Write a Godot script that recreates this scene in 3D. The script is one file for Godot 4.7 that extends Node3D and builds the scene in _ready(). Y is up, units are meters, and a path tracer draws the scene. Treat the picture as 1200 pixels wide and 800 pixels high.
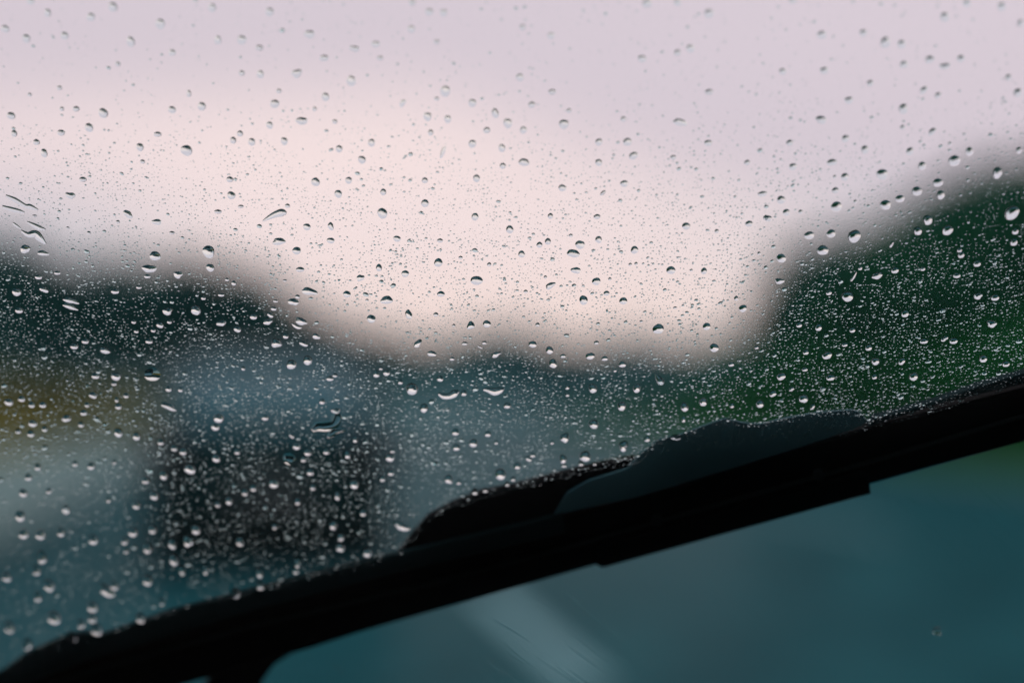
extends Node3D
# A rainy windscreen seen from inside a car: raindrops in focus on the glass, a wiper blade close behind it,
# and a wet road with a car ahead, verges and trees beyond.
# Axes: the camera car looks along -Z; the road leaves 9.6 degrees to the left and bends to the right far off.

const EYE := Vector3(0, 1.2, 0)
const PITCH := 2.4          # degrees the camera looks up
const GLASS_FAR := 0.5      # metres from the eye to the glass along the optical axis
const RAKE := 19.0          # degrees the glass leans back towards the eye
const SWEEP := -2.0         # degrees the curved glass turns away on the left
const HALF_GLASS := 0.0025  # half the thickness of the glass

var names := {}
var glass_frame := Transform3D()
var M := {}
var rng := RandomNumberGenerator.new()
var mist_spots: Array = []     # [centre, half width, half height, turn] of small drops that are not things of their own
var taken: Dictionary = {}     # cells of the glass that larger drops cover


# ---------------------------------------------------------------- naming
func numbered(called: String) -> String:
	var n: int = names.get(called, 0)
	names[called] = n + 1
	return called if n == 0 else "%s_%03d" % [called, n]

func tag(o: Node, label: String, category := "", group := "", kind := "") -> Node:
	if label: o.set_meta("label", label)
	if category: o.set_meta("category", category)
	if group: o.set_meta("group", group)
	if kind: o.set_meta("kind", kind)
	return o

func thing(called: String, label: String, category: String, at := Transform3D(), group := "") -> Node3D:
	var o := Node3D.new()
	o.name = numbered(called)
	add_child(o)
	o.transform = at
	tag(o, label, category, group)
	return o

func obj(called: String, mesh: Mesh, mat: Material, parent: Node = null) -> MeshInstance3D:
	var o := MeshInstance3D.new()
	o.mesh = mesh
	o.material_override = mat
	if parent == null:
		o.name = numbered(called)
		add_child(o)
	else:
		o.name = called
		parent.add_child(o, true)
	return o

func structure(called: String, mesh: Mesh, mat: Material, label: String) -> MeshInstance3D:
	var o := obj(called, mesh, mat)
	tag(o, label, "", "", "structure")
	return o


# ---------------------------------------------------------------- materials
func paint(col: Color, rough: float, metal := 0.0, spec := 0.5) -> StandardMaterial3D:
	var m := StandardMaterial3D.new()
	m.albedo_color = Color(col.r, col.g, col.b).linear_to_srgb()
	m.roughness = rough
	m.metallic = metal
	m.metallic_specular = spec
	return m

func noise_texture(sd: int, freq: float, dark: Color, light: Color, size := 512) -> NoiseTexture2D:
	var n := FastNoiseLite.new()
	n.seed = sd
	n.frequency = freq
	n.fractal_octaves = 5
	var t := NoiseTexture2D.new()
	t.width = size
	t.height = size
	t.seamless = true
	t.noise = n
	var g := Gradient.new()
	g.set_color(0, dark.linear_to_srgb())
	g.set_color(1, light.linear_to_srgb())
	t.color_ramp = g
	return t

func ground_paint(sd: int, dark: Color, light: Color, rough: float, scale: float, spec := 0.5) -> StandardMaterial3D:
	var m := StandardMaterial3D.new()
	m.albedo_texture = noise_texture(sd, 0.02, dark, light)
	m.roughness = rough
	m.metallic_specular = spec
	m.uv1_triplanar = true
	m.uv1_world_triplanar = true
	m.uv1_scale = Vector3.ONE * scale
	return m

func make_materials() -> void:
	M.asphalt = ground_paint(3, Color(0.006, 0.050, 0.060), Color(0.018, 0.115, 0.130), 0.35, 0.11, 0.03)
	var bump := noise_texture(8, 0.05, Color.BLACK, Color.WHITE)
	M.asphalt.heightmap_enabled = true
	M.asphalt.heightmap_texture = bump
	M.asphalt.heightmap_scale = 1.2
	M.pavement = ground_paint(4, Color(0.115, 0.205, 0.200), Color(0.16, 0.265, 0.255), 0.7, 0.4, 0.15)
	M.kerb = ground_paint(5, Color(0.08, 0.14, 0.14), Color(0.12, 0.2, 0.2), 0.7, 1.0, 0.15)
	M.line = ground_paint(6, Color(0.16, 0.34, 0.365), Color(0.25, 0.44, 0.46), 0.6, 1.3, 0.04)
	M.ochre = ground_paint(7, Color(0.165, 0.160, 0.032), Color(0.30, 0.270, 0.055), 0.9, 0.2, 0.03)
	M.green = ground_paint(9, Color(0.014, 0.095, 0.026), Color(0.026, 0.15, 0.036), 0.9, 0.2, 0.03)
	M.hazy_field = ground_paint(10, Color(0.055, 0.150, 0.160), Color(0.085, 0.20, 0.205), 0.9, 0.05, 0.05)  # grass with the blue grey haze of distance put into its colour
	M.bark = ground_paint(11, Color(0.025, 0.022, 0.018), Color(0.07, 0.06, 0.045), 0.9, 2.0, 0.2)
	M.leaf = []
	for c in [Color(0.010, 0.078, 0.062), Color(0.012, 0.125, 0.048), Color(0.020, 0.125, 0.110), Color(0.012, 0.065, 0.050), Color(0.018, 0.200, 0.044)]:  # third tone paler and bluer: distance haze put into the leaf colour
		var m := paint(c, 0.8, 0.0, 0.1)
		m.vertex_color_use_as_albedo = true
		m.backlight_enabled = true
		m.backlight = Color(0.04, 0.14, 0.10)
		M.leaf.append(m)
	M.rubber = paint(Color(0.012, 0.036, 0.040), 0.7, 0.0, 0.1)
	M.worn_rubber = paint(Color(0.014, 0.026, 0.028), 0.55, 0.0, 0.2)
	M.black_metal = paint(Color(0.003, 0.006, 0.007), 0.6, 0.0, 0.1)
	M.lit_slate_plastic = paint(Color(0.07, 0.21, 0.245), 0.5, 0.0, 0.25)  # light on the wiper's connector face put into a paler colour
	M.trim = paint(Color(0.006, 0.012, 0.012), 0.8, 0.0, 0.15)
	M.lining = paint(Color(0.03, 0.03, 0.032), 0.95, 0.0, 0.2)
	M.bonnet = paint(Color(0.005, 0.018, 0.020), 0.4, 0.0, 0.25)
	M.car_paint = paint(Color(0.003, 0.026, 0.027), 0.45, 0.0, 0.1)
	M.glass_sky_tint = paint(Color(0.045, 0.160, 0.195), 0.2, 0.0, 0.25)  # pale blue sky reflection put into the window colour
	M.roof_sky_tint = paint(Color(0.022, 0.075, 0.090), 0.35, 0.0, 0.25)  # sky sheen of the wet roof put into its colour
	M.tyre = paint(Color(0.012, 0.012, 0.012), 0.85)
	M.rim = paint(Color(0.05, 0.07, 0.07), 0.5, 0.4)
	M.lamp_red = paint(Color(0.03, 0.006, 0.008), 0.3)
	M.plate = paint(Color(0.10, 0.11, 0.11), 0.5)
	# the windscreen: a clear smooth pane
	var pane := StandardMaterial3D.new()
	pane.transparency = BaseMaterial3D.TRANSPARENCY_ALPHA
	pane.albedo_color = Color(0.95, 1.0, 1.0, 0.02)
	pane.roughness = 0.02
	M.pane = pane
	# rain water: a solid lens of refractive index 1.33
	var water := StandardMaterial3D.new()
	water.transparency = BaseMaterial3D.TRANSPARENCY_ALPHA
	water.refraction_enabled = true
	water.refraction_scale = 0.033
	water.albedo_color = Color(0.96, 1, 1, 0.0)
	water.roughness = 0.0
	M.water = water
	var tinted_water := water.duplicate() as StandardMaterial3D      # fine drops: green tint put in for the teal light they show
	tinted_water.albedo_color = Color(0.89, 0.985, 0.98, 0.0)
	M.tinted_water = tinted_water


# ---------------------------------------------------------------- sky
func sky_colour(d: Vector3, clouds: FastNoiseLite) -> Color:
	var el := rad_to_deg(asin(clampf(d.y, -1.0, 1.0)))
	var az := rad_to_deg(atan2(d.x, -d.z))
	# an even deck of rain cloud; noise is read in a plane above so that clouds flatten towards the horizon
	var k := 1.0 / maxf(d.y + 0.12, 0.05)
	var n := clouds.get_noise_3d(d.x * k * 14.0, 3.0, d.z * k * 14.0)
	var deck := Color(0.725, 0.630, 0.695).lerp(Color(0.64, 0.590, 0.665), smoothstep(0.0, 60.0, el))
	deck = deck * (1.0 + 0.07 * n)
	# the clear strip under the deck, where the low sun lights the air
	var edge := 12.3 + 2.2 * n - 0.25 * maxf(az + 4.0, 0.0) + 0.04 * minf(az + 10.0, 0.0)
	var gap := 1.0 - smoothstep(edge - 3.2, edge + 1.6, el)
	gap *= exp(-pow((az + lerpf(0.0, 7.0, smoothstep(3.0, 9.0, el))) / 25.0, 2.0))
	var glow := Color(1.00, 0.825, 0.812).lerp(Color(1.05, 0.815, 0.735), 1.0 - smoothstep(1.5, 7.0, el))
	gap *= lerpf((1.0 - smoothstep(8.0, 17.0, az)) * (1.0 - smoothstep(10.0, 20.0, -az)), 1.0, smoothstep(6.0, 10.5, el))
	var low := deck.lerp(Color(0.57, 0.60, 0.63), 1.0 - smoothstep(2.0, 10.5, el))
	return low.lerp(glow, gap)

func make_sky() -> void:
	var clouds := FastNoiseLite.new()
	clouds.seed = 21
	clouds.frequency = 0.016
	clouds.fractal_octaves = 4
	var w := 1024
	var h := 512
	var im := Image.create(w, h, false, Image.FORMAT_RGBF)
	for j in h:
		var el := PI / 2 - (j + 0.5) / h * PI
		for i in w:
			var az := (i + 0.5) / w * TAU
			im.set_pixel(i, j, sky_colour(Vector3(sin(az) * cos(el), maxf(sin(el), 0.0), -cos(az) * cos(el)), clouds))
	var sm := PanoramaSkyMaterial.new()
	sm.panorama = ImageTexture.create_from_image(im)
	sm.energy_multiplier = 1.06
	var env := Environment.new()
	env.background_mode = Environment.BG_SKY
	env.sky = Sky.new()
	env.sky.sky_material = sm
	env.tonemap_mode = Environment.TONE_MAPPER_LINEAR
	env.tonemap_exposure = 1.0
	env.sdfgi_enabled = true
	env.ssao_enabled = true
	env.ssil_enabled = true
	env.fog_enabled = true
	env.fog_density = 0.0006
	env.fog_light_color = Color(0.60, 0.90, 0.95)
	var we := WorldEnvironment.new()
	we.name = "world_environment"
	we.environment = env
	add_child(we)


# ---------------------------------------------------------------- mesh helpers
func quad(st: SurfaceTool, a: Vector3, b: Vector3, c: Vector3, d: Vector3) -> void:
	# a b c d clockwise as seen from the front
	for p in [a, b, c, a, c, d]:
		st.add_vertex(p)

func box_into(st: SurfaceTool, lo: Vector3, hi: Vector3, xf := Transform3D()) -> void:
	var c: Array = []
	for i in 8:
		c.append(xf * Vector3(hi.x if i & 1 else lo.x, hi.y if i & 2 else lo.y, hi.z if i & 4 else lo.z))
	quad(st, c[4], c[6], c[7], c[5])
	quad(st, c[1], c[3], c[2], c[0])
	quad(st, c[5], c[7], c[3], c[1])
	quad(st, c[0], c[2], c[6], c[4])
	quad(st, c[6], c[2], c[3], c[7])
	quad(st, c[0], c[4], c[5], c[1])

func box_mesh(lo: Vector3, hi: Vector3) -> ArrayMesh:
	var st := SurfaceTool.new()
	st.begin(Mesh.PRIMITIVE_TRIANGLES)
	st.set_smooth_group(-1)
	box_into(st, lo, hi)
	st.generate_normals()
	return st.commit()

# An outline in the plane of the glass (millimetres) pushed through from z0 (towards the eye) to z1, with chamfered front and back edges.
func prism(outline: PackedVector2Array, z0: float, z1: float, chamfer: float) -> ArrayMesh:
	var pts := outline.duplicate()
	if Geometry2D.is_polygon_clockwise(pts):
		pts.reverse()
	var n := pts.size()
	var inner := PackedVector2Array()
	for i in n:
		var a := (pts[i] - pts[(i + n - 1) % n]).normalized()
		var b := (pts[(i + 1) % n] - pts[i]).normalized()
		var na := Vector2(-a.y, a.x)
		var nb := Vector2(-b.y, b.x)
		var m := (na + nb).normalized()
		inner.append(pts[i] + m * chamfer / maxf(m.dot(na), 0.45))
	var tris := Geometry2D.triangulate_polygon(pts)
	var st := SurfaceTool.new()
	st.begin(Mesh.PRIMITIVE_TRIANGLES)
	st.set_smooth_group(-1)
	var loops := [[inner, z0], [pts, z0 - chamfer], [pts, z1 + chamfer], [inner, z1]]
	for k in 3:
		for i in n:
			var j := (i + 1) % n
			var p: PackedVector2Array = loops[k][0]
			var q: PackedVector2Array = loops[k + 1][0]
			var a := Vector3(p[i].x, p[i].y, loops[k][1]) * 0.001
			var b := Vector3(p[j].x, p[j].y, loops[k][1]) * 0.001
			var c := Vector3(q[j].x, q[j].y, loops[k + 1][1]) * 0.001
			var d := Vector3(q[i].x, q[i].y, loops[k + 1][1]) * 0.001
			quad(st, a, b, c, d)
	for t in range(0, tris.size(), 3):
		var p := [inner[tris[t]], inner[tris[t + 1]], inner[tris[t + 2]]]
		if (p[1] - p[0]).cross(p[2] - p[0]) > 0.0:
			p = [p[0], p[2], p[1]]
		for k in [0, 1, 2]:
			st.add_vertex(Vector3(p[k].x, p[k].y, z0) * 0.001)
		for k in [0, 2, 1]:
			st.add_vertex(Vector3(p[k].x, p[k].y, z1) * 0.001)
	st.generate_normals()
	return st.commit()


# ---------------------------------------------------------------- water on the glass
# A lens of water on the outside of the glass: rows of rings over a star shaped outline; flat side at z = 0, bulging to -z.
func lens_mesh(half_w: float, half_h: float, turn: float, contact: float, wobble: float, sd: int, rings := 7, around := 28) -> ArrayMesh:
	var r := RandomNumberGenerator.new()
	r.seed = sd
	var p2 := r.randf() * TAU
	var p3 := r.randf() * TAU
	var p1 := r.randf() * TAU
	var e2 := wobble * r.randf_range(0.4, 1.0)
	var e3 := wobble * r.randf_range(0.2, 0.9)
	var lean := Vector2(r.randf_range(-0.12, 0.12), r.randf_range(-0.2, 0.02)) * minf(half_w, half_h)   # the belly sags
	var a := sqrt(half_w * half_h) if maxf(half_w, half_h) < 1.7 * minf(half_w, half_h) else 1.15 * minf(half_w, half_h)
	var phi := deg_to_rad(contact)
	var verts := PackedVector3Array()
	var ct := cos(turn)
	var sn := sin(turn)
	for k in range(rings + 1):
		var t := sin(float(k) / rings * PI / 2)
		var z := -a * (sqrt(1.0 / pow(sin(phi), 2) - t * t) - cos(phi) / sin(phi))
		for i in around:
			var th := float(i) / around * TAU
			var f := 1.0 + e2 * cos(2 * th + p2) + e3 * cos(3 * th + p3) + 0.3 * wobble * cos(5 * th + p1)
			var q := Vector2(cos(th) * half_w, sin(th) * half_h) * f * t + lean * (1.0 - t)
			verts.append(Vector3(q.x * ct - q.y * sn, q.x * sn + q.y * ct, z))
	return close_lens(verts, rings, around)

func close_lens(verts: PackedVector3Array, rings: int, around: int) -> ArrayMesh:
	var idx := PackedInt32Array()
	for k in rings:
		for i in around:
			var j := (i + 1) % around
			var a := k * around + i
			var b := k * around + j
			var c := (k + 1) * around + j
			var d := (k + 1) * around + i
			if k > 0:
				idx.append_array([a, c, b, a, d, c])
			else:
				idx.append_array([a, d, c])
	var normals := PackedVector3Array()
	normals.resize(verts.size())
	for t in range(0, idx.size(), 3):
		var n := (verts[idx[t + 2]] - verts[idx[t]]).cross(verts[idx[t + 1]] - verts[idx[t]])
		for k in 3:
			normals[idx[t + k]] += n
	var top := Vector3.ZERO
	for i in around:
		top += normals[i]
	for i in around:
		normals[i] = top
	var edge := rings * around
	var base := verts.size()
	for i in around:
		verts.append(Vector3(verts[edge + i].x, verts[edge + i].y, 0))
		normals.append(Vector3(0, 0, 1))
	var mid := verts.size()
	verts.append(Vector3(verts[0].x, verts[0].y, 0))
	normals.append(Vector3(0, 0, 1))
	for i in around:
		idx.append_array([mid, base + (i + 1) % around, base + i])
	for i in normals.size():
		normals[i] = normals[i].normalized()
	var arr := []
	arr.resize(Mesh.ARRAY_MAX)
	arr[Mesh.ARRAY_VERTEX] = verts
	arr[Mesh.ARRAY_NORMAL] = normals
	arr[Mesh.ARRAY_INDEX] = idx
	var m := ArrayMesh.new()
	m.add_surface_from_arrays(Mesh.PRIMITIVE_TRIANGLES, arr)
	return m

# A trail of water: half a tube along points (millimetres: x, y, half width), flat side on the glass.
func trail_mesh(points: Array, contact: float) -> ArrayMesh:
	var phi := deg_to_rad(contact)
	var path: Array = []
	for i in points.size() - 1:
		var p0: Vector3 = points[maxi(i - 1, 0)]
		var p1: Vector3 = points[i]
		var p2: Vector3 = points[i + 1]
		var p3: Vector3 = points[mini(i + 2, points.size() - 1)]
		for s in 5:
			path.append(p1.cubic_interpolate(p2, p0, p3, s / 5.0))
	path.append(points[-1])
	var st := SurfaceTool.new()
	st.begin(Mesh.PRIMITIVE_TRIANGLES)
	var rows: Array = []
	var n := path.size()
	for i in n:
		var d3: Vector3 = path[mini(i + 1, n - 1)] - path[maxi(i - 1, 0)]
		var dir := Vector2(d3.x, d3.y).normalized()
		var side := Vector2(-dir.y, dir.x)
		var w: float = maxf(path[i].z, 0.05)
		var row: Array = []
		for k in 11:
			var t := cos(PI * k / 10.0)
			var q := Vector2(path[i].x, path[i].y) + side * t * w
			row.append(Vector3(q.x, q.y, -w * (sqrt(1.0 / pow(sin(phi), 2) - t * t) - cos(phi) / sin(phi))) * 0.001)
		rows.append(row)
	st.set_smooth_group(1)
	for i in n - 1:
		for k in 10:
			quad(st, rows[i][k], rows[i][k + 1], rows[i + 1][k + 1], rows[i + 1][k])
	for row in [rows[0], rows[n - 1]]:
		for k in range(1, 10):
			var tri := [row[0], row[k], row[k + 1]]
			if row == rows[0]:
				tri = [row[0], row[k + 1], row[k]]
			for p in tri:
				st.add_vertex(p)
	st.set_smooth_group(-1)
	for i in n - 1:
		quad(st, rows[i][10], rows[i][0], rows[i + 1][0], rows[i + 1][10])
	st.generate_normals()
	return st.commit()

func on_glass(u: float, v: float) -> Transform3D:
	# a place on the outside of the glass, millimetres from its centre; a film of air keeps the faces apart
	return glass_frame * Transform3D(Basis(), Vector3(u * 0.001, v * 0.001, -HALF_GLASS - 0.00004))

func take(u: float, v: float, hw: float, hh: float) -> void:
	for i in range(floori(u - hw), ceili(u + hw) + 1):
		for j in range(floori(v - hh), ceili(v + hh) + 1):
			taken[Vector2i(i, j)] = true

# u, v: centre on the glass in millimetres; wide, high: size in millimetres; turn in degrees
func drop(u: float, v: float, wide: float, high: float, turn: float, steep: float, group: String, label: String) -> void:
	var sd := names.get("raindrop", 0) as int + 77
	var wobble := 0.05 if absf(wide - high) < 0.25 * high else 0.13
	var m := lens_mesh(wide * 0.0005, high * 0.0005, deg_to_rad(turn), steep + rng.randf_range(-4.0, 4.0), wobble, sd)
	var o := obj("raindrop", m, M.water)
	o.transform = on_glass(u, v)
	tag(o, label, "raindrop", group)
	take(u, v, wide * 0.62, high * 0.62)

func small(u: float, v: float, wide: float, high: float, turn: float) -> void:
	mist_spots.append([Vector2(u, v), wide * 0.5, high * 0.5, deg_to_rad(turn)])
	take(u, v, wide * 0.4, high * 0.4)

func trail(points: Array, steep: float, label: String) -> void:
	var c := Vector3.ZERO
	for p in points:
		c += p / points.size()
	c.z = 0
	var moved: Array = []
	for p in points:
		moved.append(p - c)
		take(p.x, p.y, p.z, p.z)
	var o := obj("water_trail", trail_mesh(moved, steep), M.water)
	o.transform = on_glass(c.x, c.y)
	tag(o, label, "water trail", "ragged trails of water on the windscreen")


# ---------------------------------------------------------------- road
# distance along the road s, metres to the right of the camera's line r
func road_point(s: float, r: float, y := 0.0) -> Vector3:
	var p := Vector2.ZERO
	var step := 1.0
	var k := 0.0
	var heading := 0.0
	while k < absf(s):
		var d := minf(step, absf(s) - k)
		heading = road_heading(k if s > 0 else 0.0)
		p += Vector2(sin(heading), -cos(heading)) * d * signf(s)
		k += d
	heading = road_heading(maxf(s, 0.0))
	var side := Vector2(cos(heading), sin(heading))
	p += side * r
	return Vector3(p.x, y, p.y)

func road_heading(s: float) -> float:
	return deg_to_rad(-9.6 + 34.0 * smoothstep(28.0, 170.0, s))

# a strip along the road: profile is a list of Vector2(metres to the right, height)
func strip(profile: Array, s0: float, s1: float, step := 3.0) -> ArrayMesh:
	var st := SurfaceTool.new()
	st.begin(Mesh.PRIMITIVE_TRIANGLES)
	st.set_smooth_group(-1)
	var count := ceili((s1 - s0) / step)
	var rows: Array = []
	for i in count + 1:
		var s := lerpf(s0, s1, float(i) / count)
		var row: Array = []
		for p in profile:
			row.append(road_point(s, p.x, p.y))
		rows.append(row)
	for i in count:
		for k in profile.size() - 1:
			quad(st, rows[i][k], rows[i + 1][k], rows[i + 1][k + 1], rows[i][k + 1])
	st.generate_normals()
	return st.commit()

func make_road() -> void:
	var st := SurfaceTool.new()
	st.begin(Mesh.PRIMITIVE_TRIANGLES)
	quad(st, Vector3(-420, -0.05, -420), Vector3(420, -0.05, -420), Vector3(420, -0.05, 420), Vector3(-420, -0.05, 420))
	st.generate_normals()
	structure("ground", st.commit(), M.hazy_field, "dark flat country reaching to the horizon")
	structure("road", strip([Vector2(-2.1, 0), Vector2(1.3, 0.03), Vector2(10.6, 0)], -12, 210), M.asphalt, "wet teal grey road bending to the right far ahead")
	structure("pavement", strip([Vector2(-5.6, 0.14), Vector2(-2.25, 0.12)], -12, 210), M.pavement, "pale wet pavement left of the road")
	structure("kerb", strip([Vector2(-2.25, 0.125), Vector2(-2.12, 0.12), Vector2(-2.1, 0.0)], -12, 210), M.kerb, "low kerb between pavement and road")
	structure("kerb", strip([Vector2(10.6, 0.0), Vector2(10.62, 0.12), Vector2(10.8, 0.125)], -12, 210), M.kerb, "low kerb on the far right side of the road")
	var left_bank := [Vector2(-60, 4.0), Vector2(-16, 2.2), Vector2(-10, 1.2), Vector2(-7, 0.5), Vector2(-5.6, 0.13)]
	var right_bank := [Vector2(10.8, 0.12), Vector2(13.0, 0.5), Vector2(17.5, 1.4), Vector2(24, 1.9), Vector2(70, 3.0)]
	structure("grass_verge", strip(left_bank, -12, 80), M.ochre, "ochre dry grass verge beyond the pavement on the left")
	structure("far_verge", strip(left_bank, 80, 210), M.hazy_field, "haze tinted grass beyond the ochre verge, along the far left of the road")
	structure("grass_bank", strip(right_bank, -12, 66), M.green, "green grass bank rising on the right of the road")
	structure("far_bank", strip(right_bank, 66, 210), M.hazy_field, "haze tinted grass along the far right of the bending road")
	for k in 12:
		var s := 5.7 + 9.0 * k
		structure("road_marking", strip([Vector2(1.22, 0.036), Vector2(1.38, 0.036)], s, s + 3.2, 1.0), M.line, "white lane dash to the right of the car's lane, dash %d from the camera" % (k + 1))
	for k in 12:
		var s := 3.0 + 9.0 * k
		structure("road_marking", strip([Vector2(5.4, 0.024), Vector2(5.53, 0.024)], s, s + 3.2, 1.0), M.line, "white lane dash in the middle of the road, dash %d from the camera" % (k + 1))
	# grass standing on the verges
	var blade := SurfaceTool.new()
	blade.begin(Mesh.PRIMITIVE_TRIANGLES)
	var r := RandomNumberGenerator.new()
	r.seed = 5
	for i in 14:
		var a := r.randf() * TAU
		var q := Vector3(cos(a), 0, sin(a)) * r.randf_range(0.0, 0.12)
		var lean := Vector3(r.randf_range(-0.1, 0.1), r.randf_range(0.14, 0.3), r.randf_range(-0.1, 0.1))
		var side := Vector3(sin(a), 0, -cos(a)) * 0.012
		for p in [q - side, q + lean, q + side]:
			blade.add_vertex(p)
	blade.generate_normals()
	var tuft := blade.commit()
	var lots := [["dry_grass", M.ochre, -13.0, -5.8, "ochre grass tufts of the left verge"], ["grass", M.green, 11.0, 20.0, "green grass tufts of the right bank"]]
	for lot in lots:
		var mm := MultiMesh.new()
		mm.transform_format = MultiMesh.TRANSFORM_3D
		mm.mesh = tuft
		mm.instance_count = 4500
		for i in mm.instance_count:
			var s := 6.0 + (66.0 if lot[2] < 0.0 else 58.0) * pow(r.randf(), 1.3)
			var off := r.randf_range(lot[2], lot[3])
			var y := bank_height(off)
			mm.set_instance_transform(i, Transform3D(Basis(Vector3.UP, r.randf() * TAU).scaled(Vector3.ONE * r.randf_range(0.6, 1.3)), road_point(s, off, y)))
		var o := MultiMeshInstance3D.new()
		o.multimesh = mm
		o.material_override = lot[1]
		o.name = lot[0]
		add_child(o)
		tag(o, lot[4], "grass", "", "stuff")

func bank_height(off: float) -> float:
	if off < 0.0:
		if off > -7.0:
			return remap(off, -7.0, -5.6, 0.5, 0.13)
		return remap(off, -10.0, -7.0, 1.2, 0.5) if off > -10.0 else remap(maxf(off, -16.0), -16.0, -10.0, 2.2, 1.2)
	if off < 13.0:
		return remap(off, 10.8, 13.0, 0.12, 0.5)
	if off < 17.5:
		return remap(off, 13.0, 17.5, 0.5, 1.4)
	return remap(minf(off, 24.0), 17.5, 24.0, 1.4, 1.9)


# ---------------------------------------------------------------- trees
func crown_mesh(sd: int, size: Vector3, clumps: int, leaves: int, leaf: float) -> ArrayMesh:
	var r := RandomNumberGenerator.new()
	r.seed = sd
	var st := SurfaceTool.new()
	st.begin(Mesh.PRIMITIVE_TRIANGLES)
	for c in clumps:
		var d := Vector3(r.randfn(), r.randfn(), r.randfn()).normalized() * pow(r.randf(), 0.42)
		var centre := d * size * Vector3(0.5, 0.5, 0.5) + Vector3(0, size.y * 0.5, 0)
		var tone := r.randf_range(0.65, 1.25)
		var spread := r.randf_range(0.10, 0.17) * (size.x + size.y) * 0.5
		for i in leaves:
			var o := Vector3(r.randfn(), r.randfn() * 0.75, r.randfn()) * spread * 0.6
			var b := Basis(Vector3(r.randfn(), r.randfn(), r.randfn()).normalized(), r.randf() * TAU).scaled(Vector3.ONE * leaf * r.randf_range(0.6, 1.3))
			var p := centre + o
			if p.y < 0.05:
				p.y = 0.05 + r.randf() * 0.3
			var shade := tone * r.randf_range(0.85, 1.15)
			st.set_color(Color(shade, shade, shade))
			var tip := p + b * Vector3(0, 0.75, 0.06)
			for q in [p + b * Vector3(0, -0.75, 0), p + b * Vector3(-0.4, 0, -0.05), tip, p + b * Vector3(0, -0.75, 0), tip, p + b * Vector3(0.4, 0, -0.05)]:
				st.add_vertex(q)
	st.generate_normals()
	return st.commit()

func trunk_mesh(sd: int, high: float, thick: float) -> ArrayMesh:
	var r := RandomNumberGenerator.new()
	r.seed = sd
	var st := SurfaceTool.new()
	st.begin(Mesh.PRIMITIVE_TRIANGLES)
	limb(st, Vector3(0, -0.3, 0), Vector3(r.randf_range(-0.2, 0.2), high * 0.75, r.randf_range(-0.2, 0.2)), thick, thick * 0.4)
	for i in 6:
		var a := TAU * i / 6.0 + r.randf()
		var y := high * r.randf_range(0.3, 0.6)
		limb(st, Vector3(0, y, 0), Vector3(cos(a) * high * 0.22, y + high * r.randf_range(0.15, 0.3), sin(a) * high * 0.22), thick * 0.45, thick * 0.12)
	st.generate_normals()
	return st.commit()

func limb(st: SurfaceTool, a: Vector3, b: Vector3, ra: float, rb: float) -> void:
	var d := (b - a).normalized()
	var x := d.cross(Vector3(0.3, 0.1, 1)).normalized()
	var y := d.cross(x)
	for i in 7:
		var t0 := TAU * i / 7.0
		var t1 := TAU * (i + 1) / 7.0
		var e0 := x * cos(t0) + y * sin(t0)
		var e1 := x * cos(t1) + y * sin(t1)
		quad(st, a + e0 * ra, b + e0 * rb, b + e1 * rb, a + e1 * ra)

var tree_kinds: Array = []

func make_tree_kinds() -> void:
	# crown sizes are for a tree 6 m high; each tree is scaled
	for k in 4:
		tree_kinds.append([crown_mesh(100 + k, Vector3(4.6, 5.2, 4.6), 64, 70, 0.36), trunk_mesh(200 + k, 5.0, 0.16)])
	for k in 2:
		tree_kinds.append([crown_mesh(120 + k, Vector3(4.2, 2.4, 2.8), 50, 60, 0.26), trunk_mesh(220 + k, 1.7, 0.07)])

func tree(called: String, kind: int, leaf: int, at: Vector3, high: float, wide: float, label: String, category: String, group: String) -> void:
	var unit := 6.0 if kind < 4 else 2.5
	var root := thing(called, label, category, Transform3D(Basis(Vector3.UP, rng.randf() * TAU), at), group)
	var cr := obj("crown", tree_kinds[kind][0], M.leaf[leaf], root)
	var s := Vector3(wide, high / unit, wide)
	cr.transform = Transform3D(Basis().scaled(s), Vector3(0, (0.8 if kind < 4 else 0.1) * high / unit, 0))
	var tr := obj("trunk", tree_kinds[kind][1], M.bark, root)
	tr.transform = Transform3D(Basis().scaled(s))

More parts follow.
